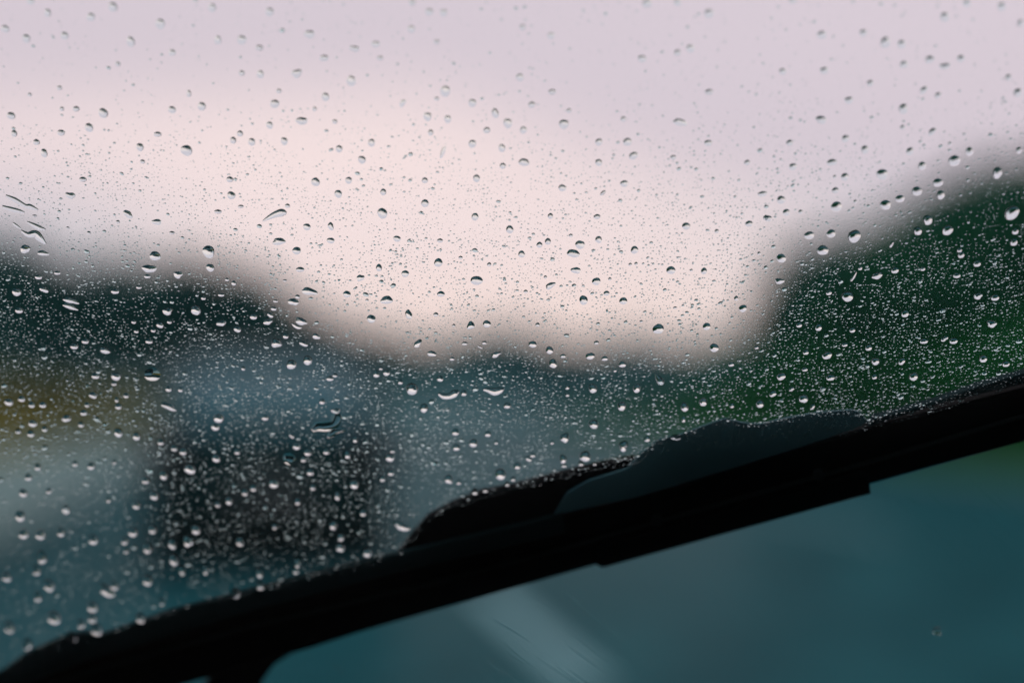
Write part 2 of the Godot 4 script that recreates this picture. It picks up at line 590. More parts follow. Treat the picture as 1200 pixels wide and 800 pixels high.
func make_trees() -> void:
	make_tree_kinds()
	rng.seed = 40
	tree("leafy_tree", 0, 0, Vector3(-18.2, 1.6, -46), 4.46, 0.74, "dark broadleaf tree behind the left verge, first of nine from the left", "tree", "dark trees along the left verge")
	tree("leafy_tree", 1, 0, Vector3(-17.9, 1.6, -52), 4.90, 0.86, "dark broadleaf tree behind the left verge, second of nine from the left", "tree", "dark trees along the left verge")
	tree("leafy_tree", 2, 0, Vector3(-13.2, 1.6, -44), 3.72, 0.65, "dark broadleaf tree behind the left verge, third of nine from the left", "tree", "dark trees along the left verge")
	tree("leafy_tree", 3, 0, Vector3(-14.4, 1.6, -55), 4.45, 0.74, "dark broadleaf tree behind the left verge, fourth of nine from the left", "tree", "dark trees along the left verge")
	tree("leafy_tree", 1, 0, Vector3(-10.6, 1.6, -47), 4.06, 0.74, "dark broadleaf tree behind the left verge, fifth of nine from the left", "tree", "dark trees along the left verge")
	tree("leafy_tree", 0, 0, Vector3(-11.3, 1.6, -58), 4.68, 0.78, "dark broadleaf tree behind the left verge, sixth of nine from the left", "tree", "dark trees along the left verge")
	tree("leafy_tree", 2, 0, Vector3(-10.2, 1.6, -62), 3.77, 0.63, "dark broadleaf tree behind the left verge, seventh of nine from the left", "tree", "dark trees along the left verge")
	tree("leafy_tree", 3, 3, Vector3(-9.2, 1.6, -68), 3.44, 0.57, "dark broadleaf tree behind the left verge, eighth of nine from the left", "tree", "dark trees along the left verge")
	tree("leafy_tree", 1, 3, Vector3(-8.2, 1.6, -74), 3.15, 0.53, "dark broadleaf tree behind the left verge, ninth of nine from the left", "tree", "dark trees along the left verge")
	tree("leafy_tree", 0, 2, Vector3(-34.1, 2.4, -80), 7.73, 1.74, "added paler teal tree behind the left trees, first of nine from the left", "tree", "added paler trees behind the left trees")  # row added behind to give the tree edges a soft teal fringe
	tree("leafy_tree", 3, 2, Vector3(-31.8, 2.4, -84), 8.38, 1.88, "added paler teal tree behind the left trees, second of nine from the left", "tree", "added paler trees behind the left trees")
	tree("leafy_tree", 2, 2, Vector3(-25.7, 2.4, -78), 7.22, 1.63, "added paler teal tree behind the left trees, third of nine from the left", "tree", "added paler trees behind the left trees")
	tree("leafy_tree", 1, 2, Vector3(-23.1, 2.4, -82), 6.87, 1.55, "added paler teal tree behind the left trees, fourth of nine from the left", "tree", "added paler trees behind the left trees")
	tree("leafy_tree", 0, 2, Vector3(-20.9, 2.4, -88), 7.46, 1.68, "added paler teal tree behind the left trees, fifth of nine from the left", "tree", "added paler trees behind the left trees")
	tree("leafy_tree", 3, 2, Vector3(-17.9, 2.4, -92), 7.30, 1.64, "added paler teal tree behind the left trees, sixth of nine from the left", "tree", "added paler trees behind the left trees")
	tree("leafy_tree", 2, 2, Vector3(-15.1, 2.4, -95), 5.18, 1.17, "added paler teal tree behind the left trees, seventh of nine from the left", "tree", "added paler trees behind the left trees")
	tree("leafy_tree", 1, 2, Vector3(-12.6, 2.4, -98), 4.21, 0.95, "added paler teal tree behind the left trees, eighth of nine from the left", "tree", "added paler trees behind the left trees")
	tree("leafy_tree", 0, 2, Vector3(-10.4, 2.4, -105), 3.71, 0.84, "added paler teal tree behind the left trees, ninth of nine from the left", "tree", "added paler trees behind the left trees")
	tree("leafy_tree", 1, 2, Vector3(13.7, 2.4, -75), 2.76, 0.55, "added paler teal tree behind the right trees, first of seven from the left", "tree", "added paler trees behind the right trees")  # likewise added, a hazy teal fringe for the right trees
	tree("leafy_tree", 0, 2, Vector3(13.9, 2.4, -68), 4.92, 0.98, "added paler teal tree behind the right trees, second of seven from the left", "tree", "added paler trees behind the right trees")
	tree("leafy_tree", 3, 2, Vector3(14.3, 2.4, -62), 6.02, 1.20, "added paler teal tree behind the right trees, third of seven from the left", "tree", "added paler trees behind the right trees")
	tree("leafy_tree", 2, 2, Vector3(15.5, 2.4, -58), 6.46, 1.29, "added paler teal tree behind the right trees, fourth of seven from the left", "tree", "added paler trees behind the right trees")
	tree("leafy_tree", 1, 2, Vector3(16.5, 2.4, -54), 6.51, 1.30, "added paler teal tree behind the right trees, fifth of seven from the left", "tree", "added paler trees behind the right trees")
	tree("leafy_tree", 0, 2, Vector3(17.3, 2.4, -50), 6.72, 1.34, "added paler teal tree behind the right trees, sixth of seven from the left", "tree", "added paler trees behind the right trees")
	tree("leafy_tree", 3, 2, Vector3(17.8, 2.4, -46), 6.97, 1.39, "added paler teal tree behind the right trees, seventh of seven from the left", "tree", "added paler trees behind the right trees")
	tree("leafy_bush", 4, 2, Vector3(-14.9, 1.7, -40), 1.37, 0.71, "low dark bush under the left trees, first of seven from the left", "bush", "bushes under the left trees")
	tree("leafy_bush", 5, 2, Vector3(-13.4, 1.7, -42), 1.31, 0.68, "low dark bush under the left trees, second of seven from the left", "bush", "bushes under the left trees")
	tree("leafy_bush", 4, 0, Vector3(-10.8, 1.7, -40), 1.30, 0.68, "low dark bush under the left trees, third of seven from the left", "bush", "bushes under the left trees")
	tree("leafy_bush", 5, 0, Vector3(-9.4, 1.7, -43), 1.36, 0.71, "low dark bush under the left trees, fourth of seven from the left", "bush", "bushes under the left trees")
	tree("leafy_bush", 4, 0, Vector3(-8.4, 1.7, -50), 1.54, 0.80, "low dark bush under the left trees, fifth of seven from the left", "bush", "bushes under the left trees")
	tree("leafy_bush", 5, 3, Vector3(-6.7, 1.7, -56), 1.52, 0.79, "low dark bush under the left trees, sixth of seven from the left", "bush", "bushes under the left trees")
	tree("leafy_bush", 4, 3, Vector3(-5.4, 1.7, -62), 1.66, 0.86, "low dark bush under the left trees, seventh of seven from the left", "bush", "bushes under the left trees")
	tree("leafy_tree", 2, 1, Vector3(8.6, 1.3, -50), 1.76, 0.23, "dark green tree on the right bank, first of nine from the left", "tree", "trees on the green bank")
	tree("leafy_tree", 0, 1, Vector3(9.0, 1.3, -47), 2.61, 0.39, "dark green tree on the right bank, second of nine from the left", "tree", "trees on the green bank")
	tree("leafy_tree", 1, 0, Vector3(8.8, 1.3, -42), 3.68, 0.61, "dark green tree on the right bank, third of nine from the left", "tree", "trees on the green bank")
	tree("leafy_tree", 2, 1, Vector3(9.1, 1.3, -38), 4.14, 0.72, "dark green tree on the right bank, fourth of nine from the left", "tree", "trees on the green bank")
	tree("leafy_tree", 3, 1, Vector3(9.3, 1.3, -34), 4.06, 0.68, "dark green tree on the right bank, fifth of nine from the left", "tree", "trees on the green bank")
	tree("leafy_tree", 0, 1, Vector3(9.7, 1.3, -32), 4.12, 0.72, "dark green tree on the right bank, sixth of nine from the left", "tree", "trees on the green bank")
	tree("leafy_tree", 1, 1, Vector3(9.7, 1.3, -29), 4.04, 0.71, "dark green tree on the right bank, seventh of nine from the left", "tree", "trees on the green bank")
	tree("leafy_tree", 2, 1, Vector3(10.0, 1.3, -27), 4.24, 0.78, "dark green tree on the right bank, eighth of nine from the left", "tree", "trees on the green bank")
	tree("leafy_tree", 3, 1, Vector3(10.8, 1.3, -26), 4.46, 0.82, "dark green tree on the right bank, ninth of nine from the left", "tree", "trees on the green bank")
	tree("leafy_bush", 4, 4, Vector3(8.5, 1, -52), 1.51, 0.76, "dense green bush at the foot of the right trees, first of seven from the left", "bush", "bushes on the green bank")
	tree("leafy_bush", 5, 4, Vector3(7.9, 1, -40), 1.54, 0.77, "dense green bush at the foot of the right trees, second of seven from the left", "bush", "bushes on the green bank")
	tree("leafy_bush", 4, 4, Vector3(8.3, 1, -36), 1.50, 0.75, "dense green bush at the foot of the right trees, third of seven from the left", "bush", "bushes on the green bank")
	tree("leafy_bush", 5, 4, Vector3(8.8, 1, -33), 1.47, 0.73, "dense green bush at the foot of the right trees, fourth of seven from the left", "bush", "bushes on the green bank")
	tree("leafy_bush", 4, 4, Vector3(9.1, 1, -30), 1.50, 0.75, "dense green bush at the foot of the right trees, fifth of seven from the left", "bush", "bushes on the green bank")
	tree("leafy_bush", 5, 4, Vector3(9.2, 1, -27), 1.56, 0.78, "dense green bush at the foot of the right trees, sixth of seven from the left", "bush", "bushes on the green bank")
	tree("leafy_bush", 4, 4, Vector3(9.6, 1, -25), 1.64, 0.82, "dense green bush at the foot of the right trees, seventh of seven from the left", "bush", "bushes on the green bank")
	tree("leafy_tree", 0, 2, Vector3(-18.8, 0.3, -174.442), 8.81, 2.20, "hazy bluish tree beyond the road's bend, first of fourteen from the left", "tree", "far hazy trees beyond the bend")
	tree("leafy_tree", 1, 2, Vector3(-15.6, 0.3, -180.842), 9.02, 2.25, "hazy bluish tree beyond the road's bend, second of fourteen from the left", "tree", "far hazy trees beyond the bend")
	tree("leafy_tree", 2, 2, Vector3(-10.9, 0.3, -167.661), 8.08, 2.02, "hazy bluish tree beyond the road's bend, third of fourteen from the left", "tree", "far hazy trees beyond the bend")
	tree("leafy_tree", 3, 2, Vector3(-8.7, 0.3, -201.718), 8.86, 2.22, "hazy bluish tree beyond the road's bend, fourth of fourteen from the left", "tree", "far hazy trees beyond the bend")
	tree("leafy_tree", 0, 2, Vector3(-4.2, 0.3, -195.607), 10.28, 2.57, "hazy bluish tree beyond the road's bend, fifth of fourteen from the left", "tree", "far hazy trees beyond the bend")
	tree("leafy_tree", 1, 2, Vector3(0.0, 0.3, -186.467), 9.75, 2.44, "hazy bluish tree beyond the road's bend, sixth of fourteen from the left", "tree", "far hazy trees beyond the bend")
	tree("leafy_tree", 2, 2, Vector3(3.7, 0.3, -171.907), 9.31, 2.33, "hazy bluish tree beyond the road's bend, seventh of fourteen from the left", "tree", "far hazy trees beyond the bend")
	tree("leafy_tree", 3, 2, Vector3(7.5, 0.3, -173.576), 7.57, 1.89, "hazy bluish tree beyond the road's bend, eighth of fourteen from the left", "tree", "far hazy trees beyond the bend")
	tree("leafy_tree", 0, 2, Vector3(12.8, 0.3, -198.157), 8.71, 2.18, "hazy bluish tree beyond the road's bend, ninth of fourteen from the left", "tree", "far hazy trees beyond the bend")
	tree("leafy_tree", 1, 2, Vector3(17.0, 0.3, -197.018), 9.68, 2.42, "hazy bluish tree beyond the road's bend, tenth of fourteen from the left", "tree", "far hazy trees beyond the bend")
	tree("leafy_tree", 2, 2, Vector3(19.2, 0.3, -177.394), 8.16, 2.04, "hazy bluish tree beyond the road's bend, eleventh of fourteen from the left", "tree", "far hazy trees beyond the bend")
	tree("leafy_tree", 3, 2, Vector3(25.2, 0.3, -194.276), 8.48, 2.12, "hazy bluish tree beyond the road's bend, twelfth of fourteen from the left", "tree", "far hazy trees beyond the bend")
	tree("leafy_tree", 0, 2, Vector3(30.3, 0.3, -200.202), 10.00, 2.50, "hazy bluish tree beyond the road's bend, thirteenth of fourteen from the left", "tree", "far hazy trees beyond the bend")
	tree("leafy_tree", 1, 2, Vector3(32.7, 0.3, -189.234), 8.57, 2.14, "hazy bluish tree beyond the road's bend, fourteenth of fourteen from the left", "tree", "far hazy trees beyond the bend")


# ---------------------------------------------------------------- the car ahead
func loft(sections: Array) -> ArrayMesh:
	# each section: [z, half width at the sill, half width at the shoulder, y low, y shoulder, y top, half width at the top]
	var st := SurfaceTool.new()
	st.begin(Mesh.PRIMITIVE_TRIANGLES)
	st.set_smooth_group(1)
	var rows: Array = []
	for s in sections:
		var row: Array = []
		var z: float = s[0]
		for side in [1, -1]:
			var half := [Vector3(s[1] * 0.9, s[3], z), Vector3(s[1], s[3] + 0.08, z), Vector3(s[2], s[4], z), Vector3((s[2] + s[6]) * 0.52, lerpf(s[4], s[5], 0.75), z), Vector3(s[6] * 0.85, s[5], z), Vector3(s[6] * 0.3, s[5] + 0.02, z)]
			if side == -1:
				half.reverse()
				for k in half.size():
					half[k].x = -half[k].x
			row.append_array(half)
		rows.append(row)
	var n: int = rows[0].size()
	for i in rows.size() - 1:
		for k in n:
			var j := (k + 1) % n
			quad(st, rows[i][k], rows[i + 1][k], rows[i + 1][j], rows[i][j])
	st.set_smooth_group(-1)
	for e in [0, rows.size() - 1]:
		for k in range(1, n - 1):
			var tri := [rows[e][0], rows[e][k + 1], rows[e][k]] if e > 0 else [rows[e][0], rows[e][k], rows[e][k + 1]]
			for p in tri:
				st.add_vertex(p)
	st.generate_normals()
	return st.commit()

func slab(corners: Array, depth: Vector3) -> ArrayMesh:
	# four corners, and the direction and length of the slab's thickness
	var st := SurfaceTool.new()
	st.begin(Mesh.PRIMITIVE_TRIANGLES)
	st.set_smooth_group(-1)
	var c: Array = corners.duplicate()
	if (c[1] - c[0]).cross(c[2] - c[0]).dot(depth) < 0.0:
		c.reverse()
	# front faces away from depth
	quad(st, c[0], c[1], c[2], c[3])
	var b: Array = []
	for p in c:
		b.append(p + depth)
	quad(st, b[3], b[2], b[1], b[0])
	for i in 4:
		var j := (i + 1) % 4
		quad(st, c[i], b[i], b[j], c[j])
	st.generate_normals()
	return st.commit()

func wheel(parent: Node3D, at: Vector3) -> void:
	var t := TorusMesh.new()
	t.inner_radius = 0.17
	t.outer_radius = 0.32
	t.rings = 32
	t.ring_segments = 12
	var w := obj("wheel", t, M.tyre, parent)
	w.transform = Transform3D(Basis(Vector3(0, 0, 1), PI / 2).scaled(Vector3(1.5, 1, 1)), at)
	var c := CylinderMesh.new()
	c.top_radius = 0.19
	c.bottom_radius = 0.2
	c.height = 0.1
	obj("rim", c, M.rim, w)

func make_car() -> void:
	var at := road_point(9.9, 0.0, 0.0)
	var root := thing("car", "dark hatchback driving ahead on the wet road, its rear window pale blue", "car", Transform3D(Basis(Vector3.UP, deg_to_rad(9.6)), at))
	# z = 0 is the tail, the car points to -z
	obj("body", loft([[0.06, 0.78, 0.80, 0.36, 0.72, 0.95, 0.74], [-0.12, 0.83, 0.86, 0.22, 0.75, 1.0, 0.78], [-0.9, 0.85, 0.88, 0.2, 0.78, 0.98, 0.80], [-2.8, 0.85, 0.88, 0.2, 0.76, 0.98, 0.80], [-3.7, 0.84, 0.86, 0.2, 0.7, 0.86, 0.74], [-4.1, 0.74, 0.76, 0.3, 0.6, 0.7, 0.62]]), M.car_paint, root)
	obj("roof", loft([[-0.25, 0.74, 0.72, 0.97, 1.1, 1.15, 0.68], [-0.72, 0.76, 0.72, 0.97, 1.3, 1.46, 0.60], [-1.4, 0.77, 0.73, 0.97, 1.32, 1.53, 0.61], [-2.2, 0.77, 0.73, 0.97, 1.32, 1.5, 0.60], [-3.1, 0.74, 0.70, 0.95, 1.0, 1.02, 0.62]]), M.roof_sky_tint, root)
	obj("rear_window", slab([Vector3(-0.60, 1.03, -0.135), Vector3(0.60, 1.03, -0.135), Vector3(0.53, 1.42, -0.56), Vector3(-0.53, 1.42, -0.56)], Vector3(0, 0.006, 0.008)), M.glass_sky_tint, root)
	for s in [-1.0, 1.0]:
		obj("side_window", slab([Vector3(0.77 * s, 1.02, -0.6), Vector3(0.77 * s, 1.02, -2.75), Vector3(0.665 * s, 1.4, -2.15), Vector3(0.665 * s, 1.4, -0.85)], Vector3(0.012 * s, 0.004, 0)), M.glass_sky_tint, root)
		var lamp := obj("tail_light", box_mesh(Vector3(-0.09, -0.13, -0.05), Vector3(0.09, 0.13, 0.03)), M.lamp_red, root)
		lamp.position = Vector3(0.69 * s, 0.82, 0.04)
		for z in [-0.8, -3.35]:
			wheel(root, Vector3(0.76 * s, 0.32, z))
		var mir := SphereMesh.new()
		mir.radius = 0.11
		mir.height = 0.16
		var mo := obj("wing_mirror", mir, M.car_paint, root)
		mo.position = Vector3(0.95 * s, 1.03, -2.6)
		mo.scale = Vector3(1, 1, 0.6)
	obj("bumper", box_mesh(Vector3(-0.80, 0.26, -0.02), Vector3(0.80, 0.50, 0.13)), M.trim, root)
	obj("number_plate", box_mesh(Vector3(-0.26, 0.56, 0.06), Vector3(0.26, 0.67, 0.085)), M.plate, root)


# ---------------------------------------------------------------- the camera's own car
func make_cabin() -> void:
	var root := thing("unseen_car_cabin", "unseen dark inside of the car around the camera", "car interior")  # out of view; closed and dark to keep sky reflections off the pane
	obj("roof_lining", box_mesh(Vector3(-0.86, 1.60, -0.42), Vector3(0.86, 1.66, 1.9)), M.lining, root)
	obj("floor_pan", box_mesh(Vector3(-0.86, 0.28, -1.0), Vector3(0.86, 0.34, 1.9)), M.lining, root)
	obj("rear_panel", box_mesh(Vector3(-0.86, 0.345, 1.84), Vector3(0.86, 1.595, 1.9)), M.lining, root)
	for s in [-1.0, 1.0]:
		var d := obj("door", box_mesh(Vector3(-0.03, 0.345, -0.98), Vector3(0.03, 1.595, 1.835)), M.lining, root)
		d.position.x = 0.83 * s
		var seat := obj("seat", box_mesh(Vector3(-0.25, 0.4, 0.0), Vector3(0.25, 0.62, 0.55)), M.trim, root)
		seat.position = Vector3(0.45 * s, 0, 0.1)
		obj("backrest", box_mesh(Vector3(-0.24, 0.6, 0.56), Vector3(0.24, 1.18, 0.72)), M.trim, seat)
		obj("headrest", box_mesh(Vector3(-0.12, 1.22, 0.6), Vector3(0.12, 1.4, 0.7)), M.trim, seat)
	obj("dashboard", box_mesh(Vector3(-0.79, 0.5, -0.95), Vector3(0.79, 0.80, -0.52)), M.trim, root)
	var st := SurfaceTool.new()
	st.begin(Mesh.PRIMITIVE_TRIANGLES)
	st.set_smooth_group(1)
	var rows: Array = []
	for i in 9:
		var z := -0.72 - 1.15 * i / 8.0
		var row: Array = []
		for k in 13:
			var x := -0.82 + 1.64 * k / 12.0
			row.append(Vector3(x, 0.80 - 0.16 * pow(i / 8.0, 2.2) - 0.05 * pow(absf(x) / 0.82, 3.0), z))
		rows.append(row)
	for i in 8:
		for k in 12:
			quad(st, rows[i][k], rows[i + 1][k], rows[i + 1][k + 1], rows[i][k + 1])
	st.generate_normals()
	obj("bonnet", st.commit(), M.bonnet, root)

func make_windscreen() -> void:
	var root := thing("windscreen", "raked glass windscreen beaded with rain, wiped clear below the wiper blade", "windscreen", glass_frame)
	obj("glass_pane", box_mesh(Vector3(-0.80, -0.36, -HALF_GLASS), Vector3(0.80, 0.36, HALF_GLASS)), M.pane, root)
	for s in [-1.0, 1.0]:
		var p := obj("frame_strip", box_mesh(Vector3(-0.03, -0.36, -0.03), Vector3(0.03, 0.36, 0.02)), M.trim, root)
		p.position.x = 0.834 * s
	obj("frame_strip", box_mesh(Vector3(-0.86, 0.362, -0.03), Vector3(0.86, 0.40, 0.02)), M.trim, root)
	obj("frame_strip", box_mesh(Vector3(-0.86, -0.42, -0.03), Vector3(0.86, -0.362, 0.02)), M.trim, root)

func make_wiper() -> void:
	var root := thing("windscreen_wiper", "black windscreen wiper lying slantwise across the lower glass outside", "wiper", glass_frame)
	obj("blade_beam", prism(PackedVector2Array([Vector2(-237.0, -155.0), Vector2(-204.6, -144.1), Vector2(-168.8, -129.2), Vector2(-134.1, -117.5), Vector2(-100.1, -107.9), Vector2(-66.5, -97.4), Vector2(-43.4, -90.7), Vector2(-1.2, -79.8), Vector2(16.4, -74.3), Vector2(46.5, -63.4), Vector2(77.6, -52.9), Vector2(105.1, -43.3), Vector2(128.1, -36.5), Vector2(153.3, -29.1), Vector2(182.8, -20.9), Vector2(503.3, 79.3), Vector2(509.0, 61.7), Vector2(185.0, -42.0), Vector2(155.1, -51.3), Vector2(131.2, -58.9), Vector2(94.1, -71.5), Vector2(62.8, -82.3), Vector2(32.2, -92.1), Vector2(-1.5, -103.2), Vector2(-34.4, -113.8), Vector2(-61.2, -122.6), Vector2(-79.9, -129.5), Vector2(-119.4, -142.5), Vector2(-154.4, -154.1), Vector2(-230.5, -182.1)]), -9, -18, 1.0), M.black_metal, root)
	obj("lower_clip", prism(PackedVector2Array([Vector2(29.9, -83.8), Vector2(129.6, -52.7), Vector2(131.2, -62.0), Vector2(94.0, -73.6), Vector2(62.7, -83.6), Vector2(32.8, -93.1), Vector2(29.9, -91.3)]), -7.5, -19.5, 0.6), M.black_metal, root)
	obj("rubber_lip", prism(PackedVector2Array([Vector2(-235.7, -153.3), Vector2(-203.0, -139.4), Vector2(-191.8, -130.9), Vector2(-175.7, -123.2), Vector2(-168.8, -121.6), Vector2(-160.5, -122.3), Vector2(-132.9, -111.6), Vector2(-99.1, -102.1), Vector2(-65.9, -92.8), Vector2(-41.4, -85.8), Vector2(-1.1, -75.0), Vector2(18.0, -69.6), Vector2(18.7, -78.0), Vector2(-43.3, -94.5), Vector2(-99.8, -111.3), Vector2(-168.6, -134.5), Vector2(-233.6, -162.4)]), -6.5, -8.7, 0.5), M.rubber, root)
	obj("pivot_block", prism(PackedVector2Array([Vector2(-46.2, -92.0), Vector2(-43.4, -86.9), Vector2(-38.3, -79.7), Vector2(-33.3, -73.7), Vector2(-23.5, -68.0), Vector2(-13.8, -63.7), Vector2(-1.0, -60.9), Vector2(14.9, -56.3), Vector2(30.6, -52.1), Vector2(43.8, -49.3), Vector2(48.2, -51.7), Vector2(37.1, -65.6), Vector2(16.4, -75.2), Vector2(-1.3, -81.0)]), -10, -15, 0.8), M.black_metal, root)
	obj("connector_plate", prism(PackedVector2Array([Vector2(14.5, -71.0), Vector2(19.6, -61.6), Vector2(27.4, -56.7), Vector2(41.5, -51.9), Vector2(46.7, -45.4), Vector2(52.8, -40.3), Vector2(61.4, -37.9), Vector2(70.6, -34.2), Vector2(76.6, -31.9), Vector2(82.8, -33.5), Vector2(89.0, -34.2), Vector2(98.1, -31.8), Vector2(110.2, -29.5), Vector2(122.3, -28.5), Vector2(125.5, -29.8), Vector2(127.9, -33.4), Vector2(122.8, -36.1), Vector2(104.8, -42.8), Vector2(77.4, -52.4), Vector2(46.4, -62.9)]), -7.2, -8.1, 0.06), M.lit_slate_plastic, root)
	obj("end_cap", prism(PackedVector2Array([Vector2(128.7, -35.3), Vector2(130.1, -32.3), Vector2(134.8, -31.0), Vector2(152.6, -25.4), Vector2(167.2, -19.4), Vector2(181.8, -14.9), Vector2(500.4, 84.5), Vector2(501.9, 80.0), Vector2(182.2, -18.8), Vector2(152.7, -26.7), Vector2(132.0, -34.3)]), -7.8, -12.8, 0.5), M.rubber, root)
	obj("rib_and_highlight", prism(PackedVector2Array([Vector2(-225.7, -152.4), Vector2(-168.5, -130.2), Vector2(-99.8, -108.3), Vector2(-43.3, -91.1), Vector2(-1.2, -80.1), Vector2(14.8, -75.1), Vector2(14.8, -76.1), Vector2(-1.2, -81.2), Vector2(-43.3, -92.2), Vector2(-99.9, -109.4), Vector2(-168.6, -131.4), Vector2(-225.9, -153.6)]), -7.6, -8.799999999999999, 0.15), M.lit_slate_plastic, root)  # paler strip: highlight along the blade's ridge put into its colour
	obj("rib_and_highlight", prism(PackedVector2Array([Vector2(-227.2, -162.1), Vector2(-169.6, -139.6), Vector2(-100.6, -118.1), Vector2(-33.9, -100.3), Vector2(32.1, -80.1), Vector2(128.8, -49.2), Vector2(183.5, -30.6), Vector2(504.9, 71.0), Vector2(505.3, 69.9), Vector2(183.6, -31.9), Vector2(128.9, -50.5), Vector2(32.1, -81.5), Vector2(-33.9, -101.7), Vector2(-100.7, -119.6), Vector2(-169.8, -141.1), Vector2(-227.4, -163.7)]), -7.9, -9.200000000000001, 0.3), M.worn_rubber, root)
	obj("clip_bolt", prism(PackedVector2Array([Vector2(55.1, -72.6), Vector2(54.7, -74.1), Vector2(53.6, -75.0), Vector2(52.2, -75.0), Vector2(51.1, -74.1), Vector2(50.6, -72.6), Vector2(51.0, -71.2), Vector2(52.1, -70.3), Vector2(53.5, -70.3), Vector2(54.6, -71.2)]), -6.6, -7.8, 0.3), M.worn_rubber, root)
	obj("clip_bolt", prism(PackedVector2Array([Vector2(113.7, -54.1), Vector2(113.4, -55.5), Vector2(112.3, -56.3), Vector2(111.0, -56.3), Vector2(109.9, -55.5), Vector2(109.4, -54.1), Vector2(109.7, -52.7), Vector2(110.7, -51.8), Vector2(112.1, -51.8), Vector2(113.2, -52.7)]), -6.6, -7.8, 0.3), M.worn_rubber, root)
	obj("wiper_arm", prism(PackedVector2Array([Vector2(-131.9, -160.5), Vector2(-117.5, -141.7), Vector2(-104.0, -135.0), Vector2(-81.4, -127.9), Vector2(-55.7, -120.8), Vector2(-56.0, -126.5), Vector2(-62.8, -128.1), Vector2(-81.8, -134.4), Vector2(-90.6, -138.8), Vector2(-97.8, -143.9), Vector2(-103.5, -152.2), Vector2(-110.4, -175.5), Vector2(-140.9, -184.0)]), -19, -28, 1.5), M.black_metal, root)

func make_streaks() -> void:
	# hairline ridges of water that the rubber left on the wiped glass
	var r := RandomNumberGenerator.new()
	r.seed = 9
	var whole := SurfaceTool.new()
	whole.begin(Mesh.PRIMITIVE_TRIANGLES)
	for i in 150:
		var u := r.randf_range(-150.0, 210.0)
		var top := wiped_top(u)
		var v := r.randf_range(-140.0, top)
		var a := deg_to_rad(r.randfn(-41.0, 4.0))
		var l := r.randf_range(6.0, 34.0)
		var e := Vector2(cos(a), sin(a)) * l
		if v + e.y > wiped_top(u) - 4.0 or v > wiped_top(u) - 4.0:
			continue
		var w := r.randf_range(0.08, 0.30)
		var pts: Array = []
		for k in 4:
			var q := Vector2(u, v) + e * (k / 3.0) + Vector2(-e.y, e.x).normalized() * sin(k * 1.3 + i) * 0.15
			pts.append(Vector3(q.x, q.y, w * [0.3, 1.0, 0.9, 0.2][k]))
		whole.append_from(trail_mesh(pts, 4.5), 0, Transform3D())
	var o := obj("water_film", whole.commit(), M.water)
	o.transform = on_glass(0, 0)
	tag(o, "fine slanting streaks of water left on the wiped glass below the blade", "water film", "", "stuff")

func wiped_top(u: float) -> float:
	return remap(u, -247.7, -204.3, -183.4, -168.2) if u < -204.3 else (remap(u, -204.3, -161.8, -168.2, -153.4) if u < -161.8 else (remap(u, -161.8, -134.1, -153.4, -144.0) if u < -134.1 else (remap(u, -134.1, -100.0, -144.0, -132.7) if u < -100.0 else (remap(u, -100.0, -66.4, -132.7, -121.5) if u < -66.4 else (remap(u, -66.4, -43.3, -121.5, -113.5) if u < -43.3 else (remap(u, -43.3, -33.5, -113.5, -110.1) if u < -33.5 else (remap(u, -33.5, -23.7, -110.1, -107.1) if u < -23.7 else (remap(u, -23.7, -1.1, -107.1, -100.4) if u < -1.1 else (remap(u, -1.1, 30.7, -100.4, -90.9) if u < 30.7 else (remap(u, 30.7, 43.3, -90.9, -86.9) if u < 43.3 else (remap(u, 43.3, 52.7, -86.9, -84.0) if u < 52.7 else (remap(u, 52.7, 71.3, -84.0, -78.1) if u < 71.3 else (remap(u, 71.3, 92.8, -78.1, -71.3) if u < 92.8 else (remap(u, 92.8, 123.2, -71.3, -61.7) if u < 123.2 else (remap(u, 123.2, 128.0, -61.7, -60.2) if u < 128.0 else (remap(u, 128.0, 152.7, -60.2, -48.6) if u < 152.7 else (remap(u, 152.7, 182.0, -48.6, -39.5) if u < 182.0 else (remap(u, 182.0, 524.5, -39.5, 69.4) if u < 524.5 else (69.4)))))))))))))))))))

func mist_weight(x: float, y: float) -> float:
	# how thickly fine drops sit at a place on the glass: x, y run 0 to 1 over the part in view, y downwards
	var d := smoothstep(0.10, 0.56, y)
	d *= 1.0 - 0.80 * smoothstep(0.60, 0.93, y + 0.16 * (0.5 - x))
	d *= 1.0 + 0.5 * smoothstep(0.62, 0.80, x) * smoothstep(0.20, 0.40, y)
	d *= 0.75 + 0.5 * rng.randf()
	return clampf(d, 0.03, 1.0)

func scatter(called: String, spots: Array, mat: Material, label: String, contact: float) -> void:
	var mm := MultiMesh.new()
	mm.transform_format = MultiMesh.TRANSFORM_3D
	mm.mesh = lens_mesh(0.001, 0.001, 0.0, contact, 0.06, 4, 6, 18)
	mm.instance_count = spots.size()
	for i in spots.size():
		var s: Array = spots[i]
		var p: Vector2 = s[0]
		var b := Basis(Vector3(0, 0, 1), s[3]) * Basis().scaled(Vector3(s[1], s[2], sqrt(s[1] * s[2])))
		mm.set_instance_transform(i, Transform3D(b, Vector3(p.x * 0.001, p.y * 0.001, -HALF_GLASS - 0.00004)))
	var o := MultiMeshInstance3D.new()
	o.name = called
	o.multimesh = mm
	o.material_override = mat
	o.transform = glass_frame
	add_child(o)
	tag(o, label, "fine raindrops", "", "stuff")

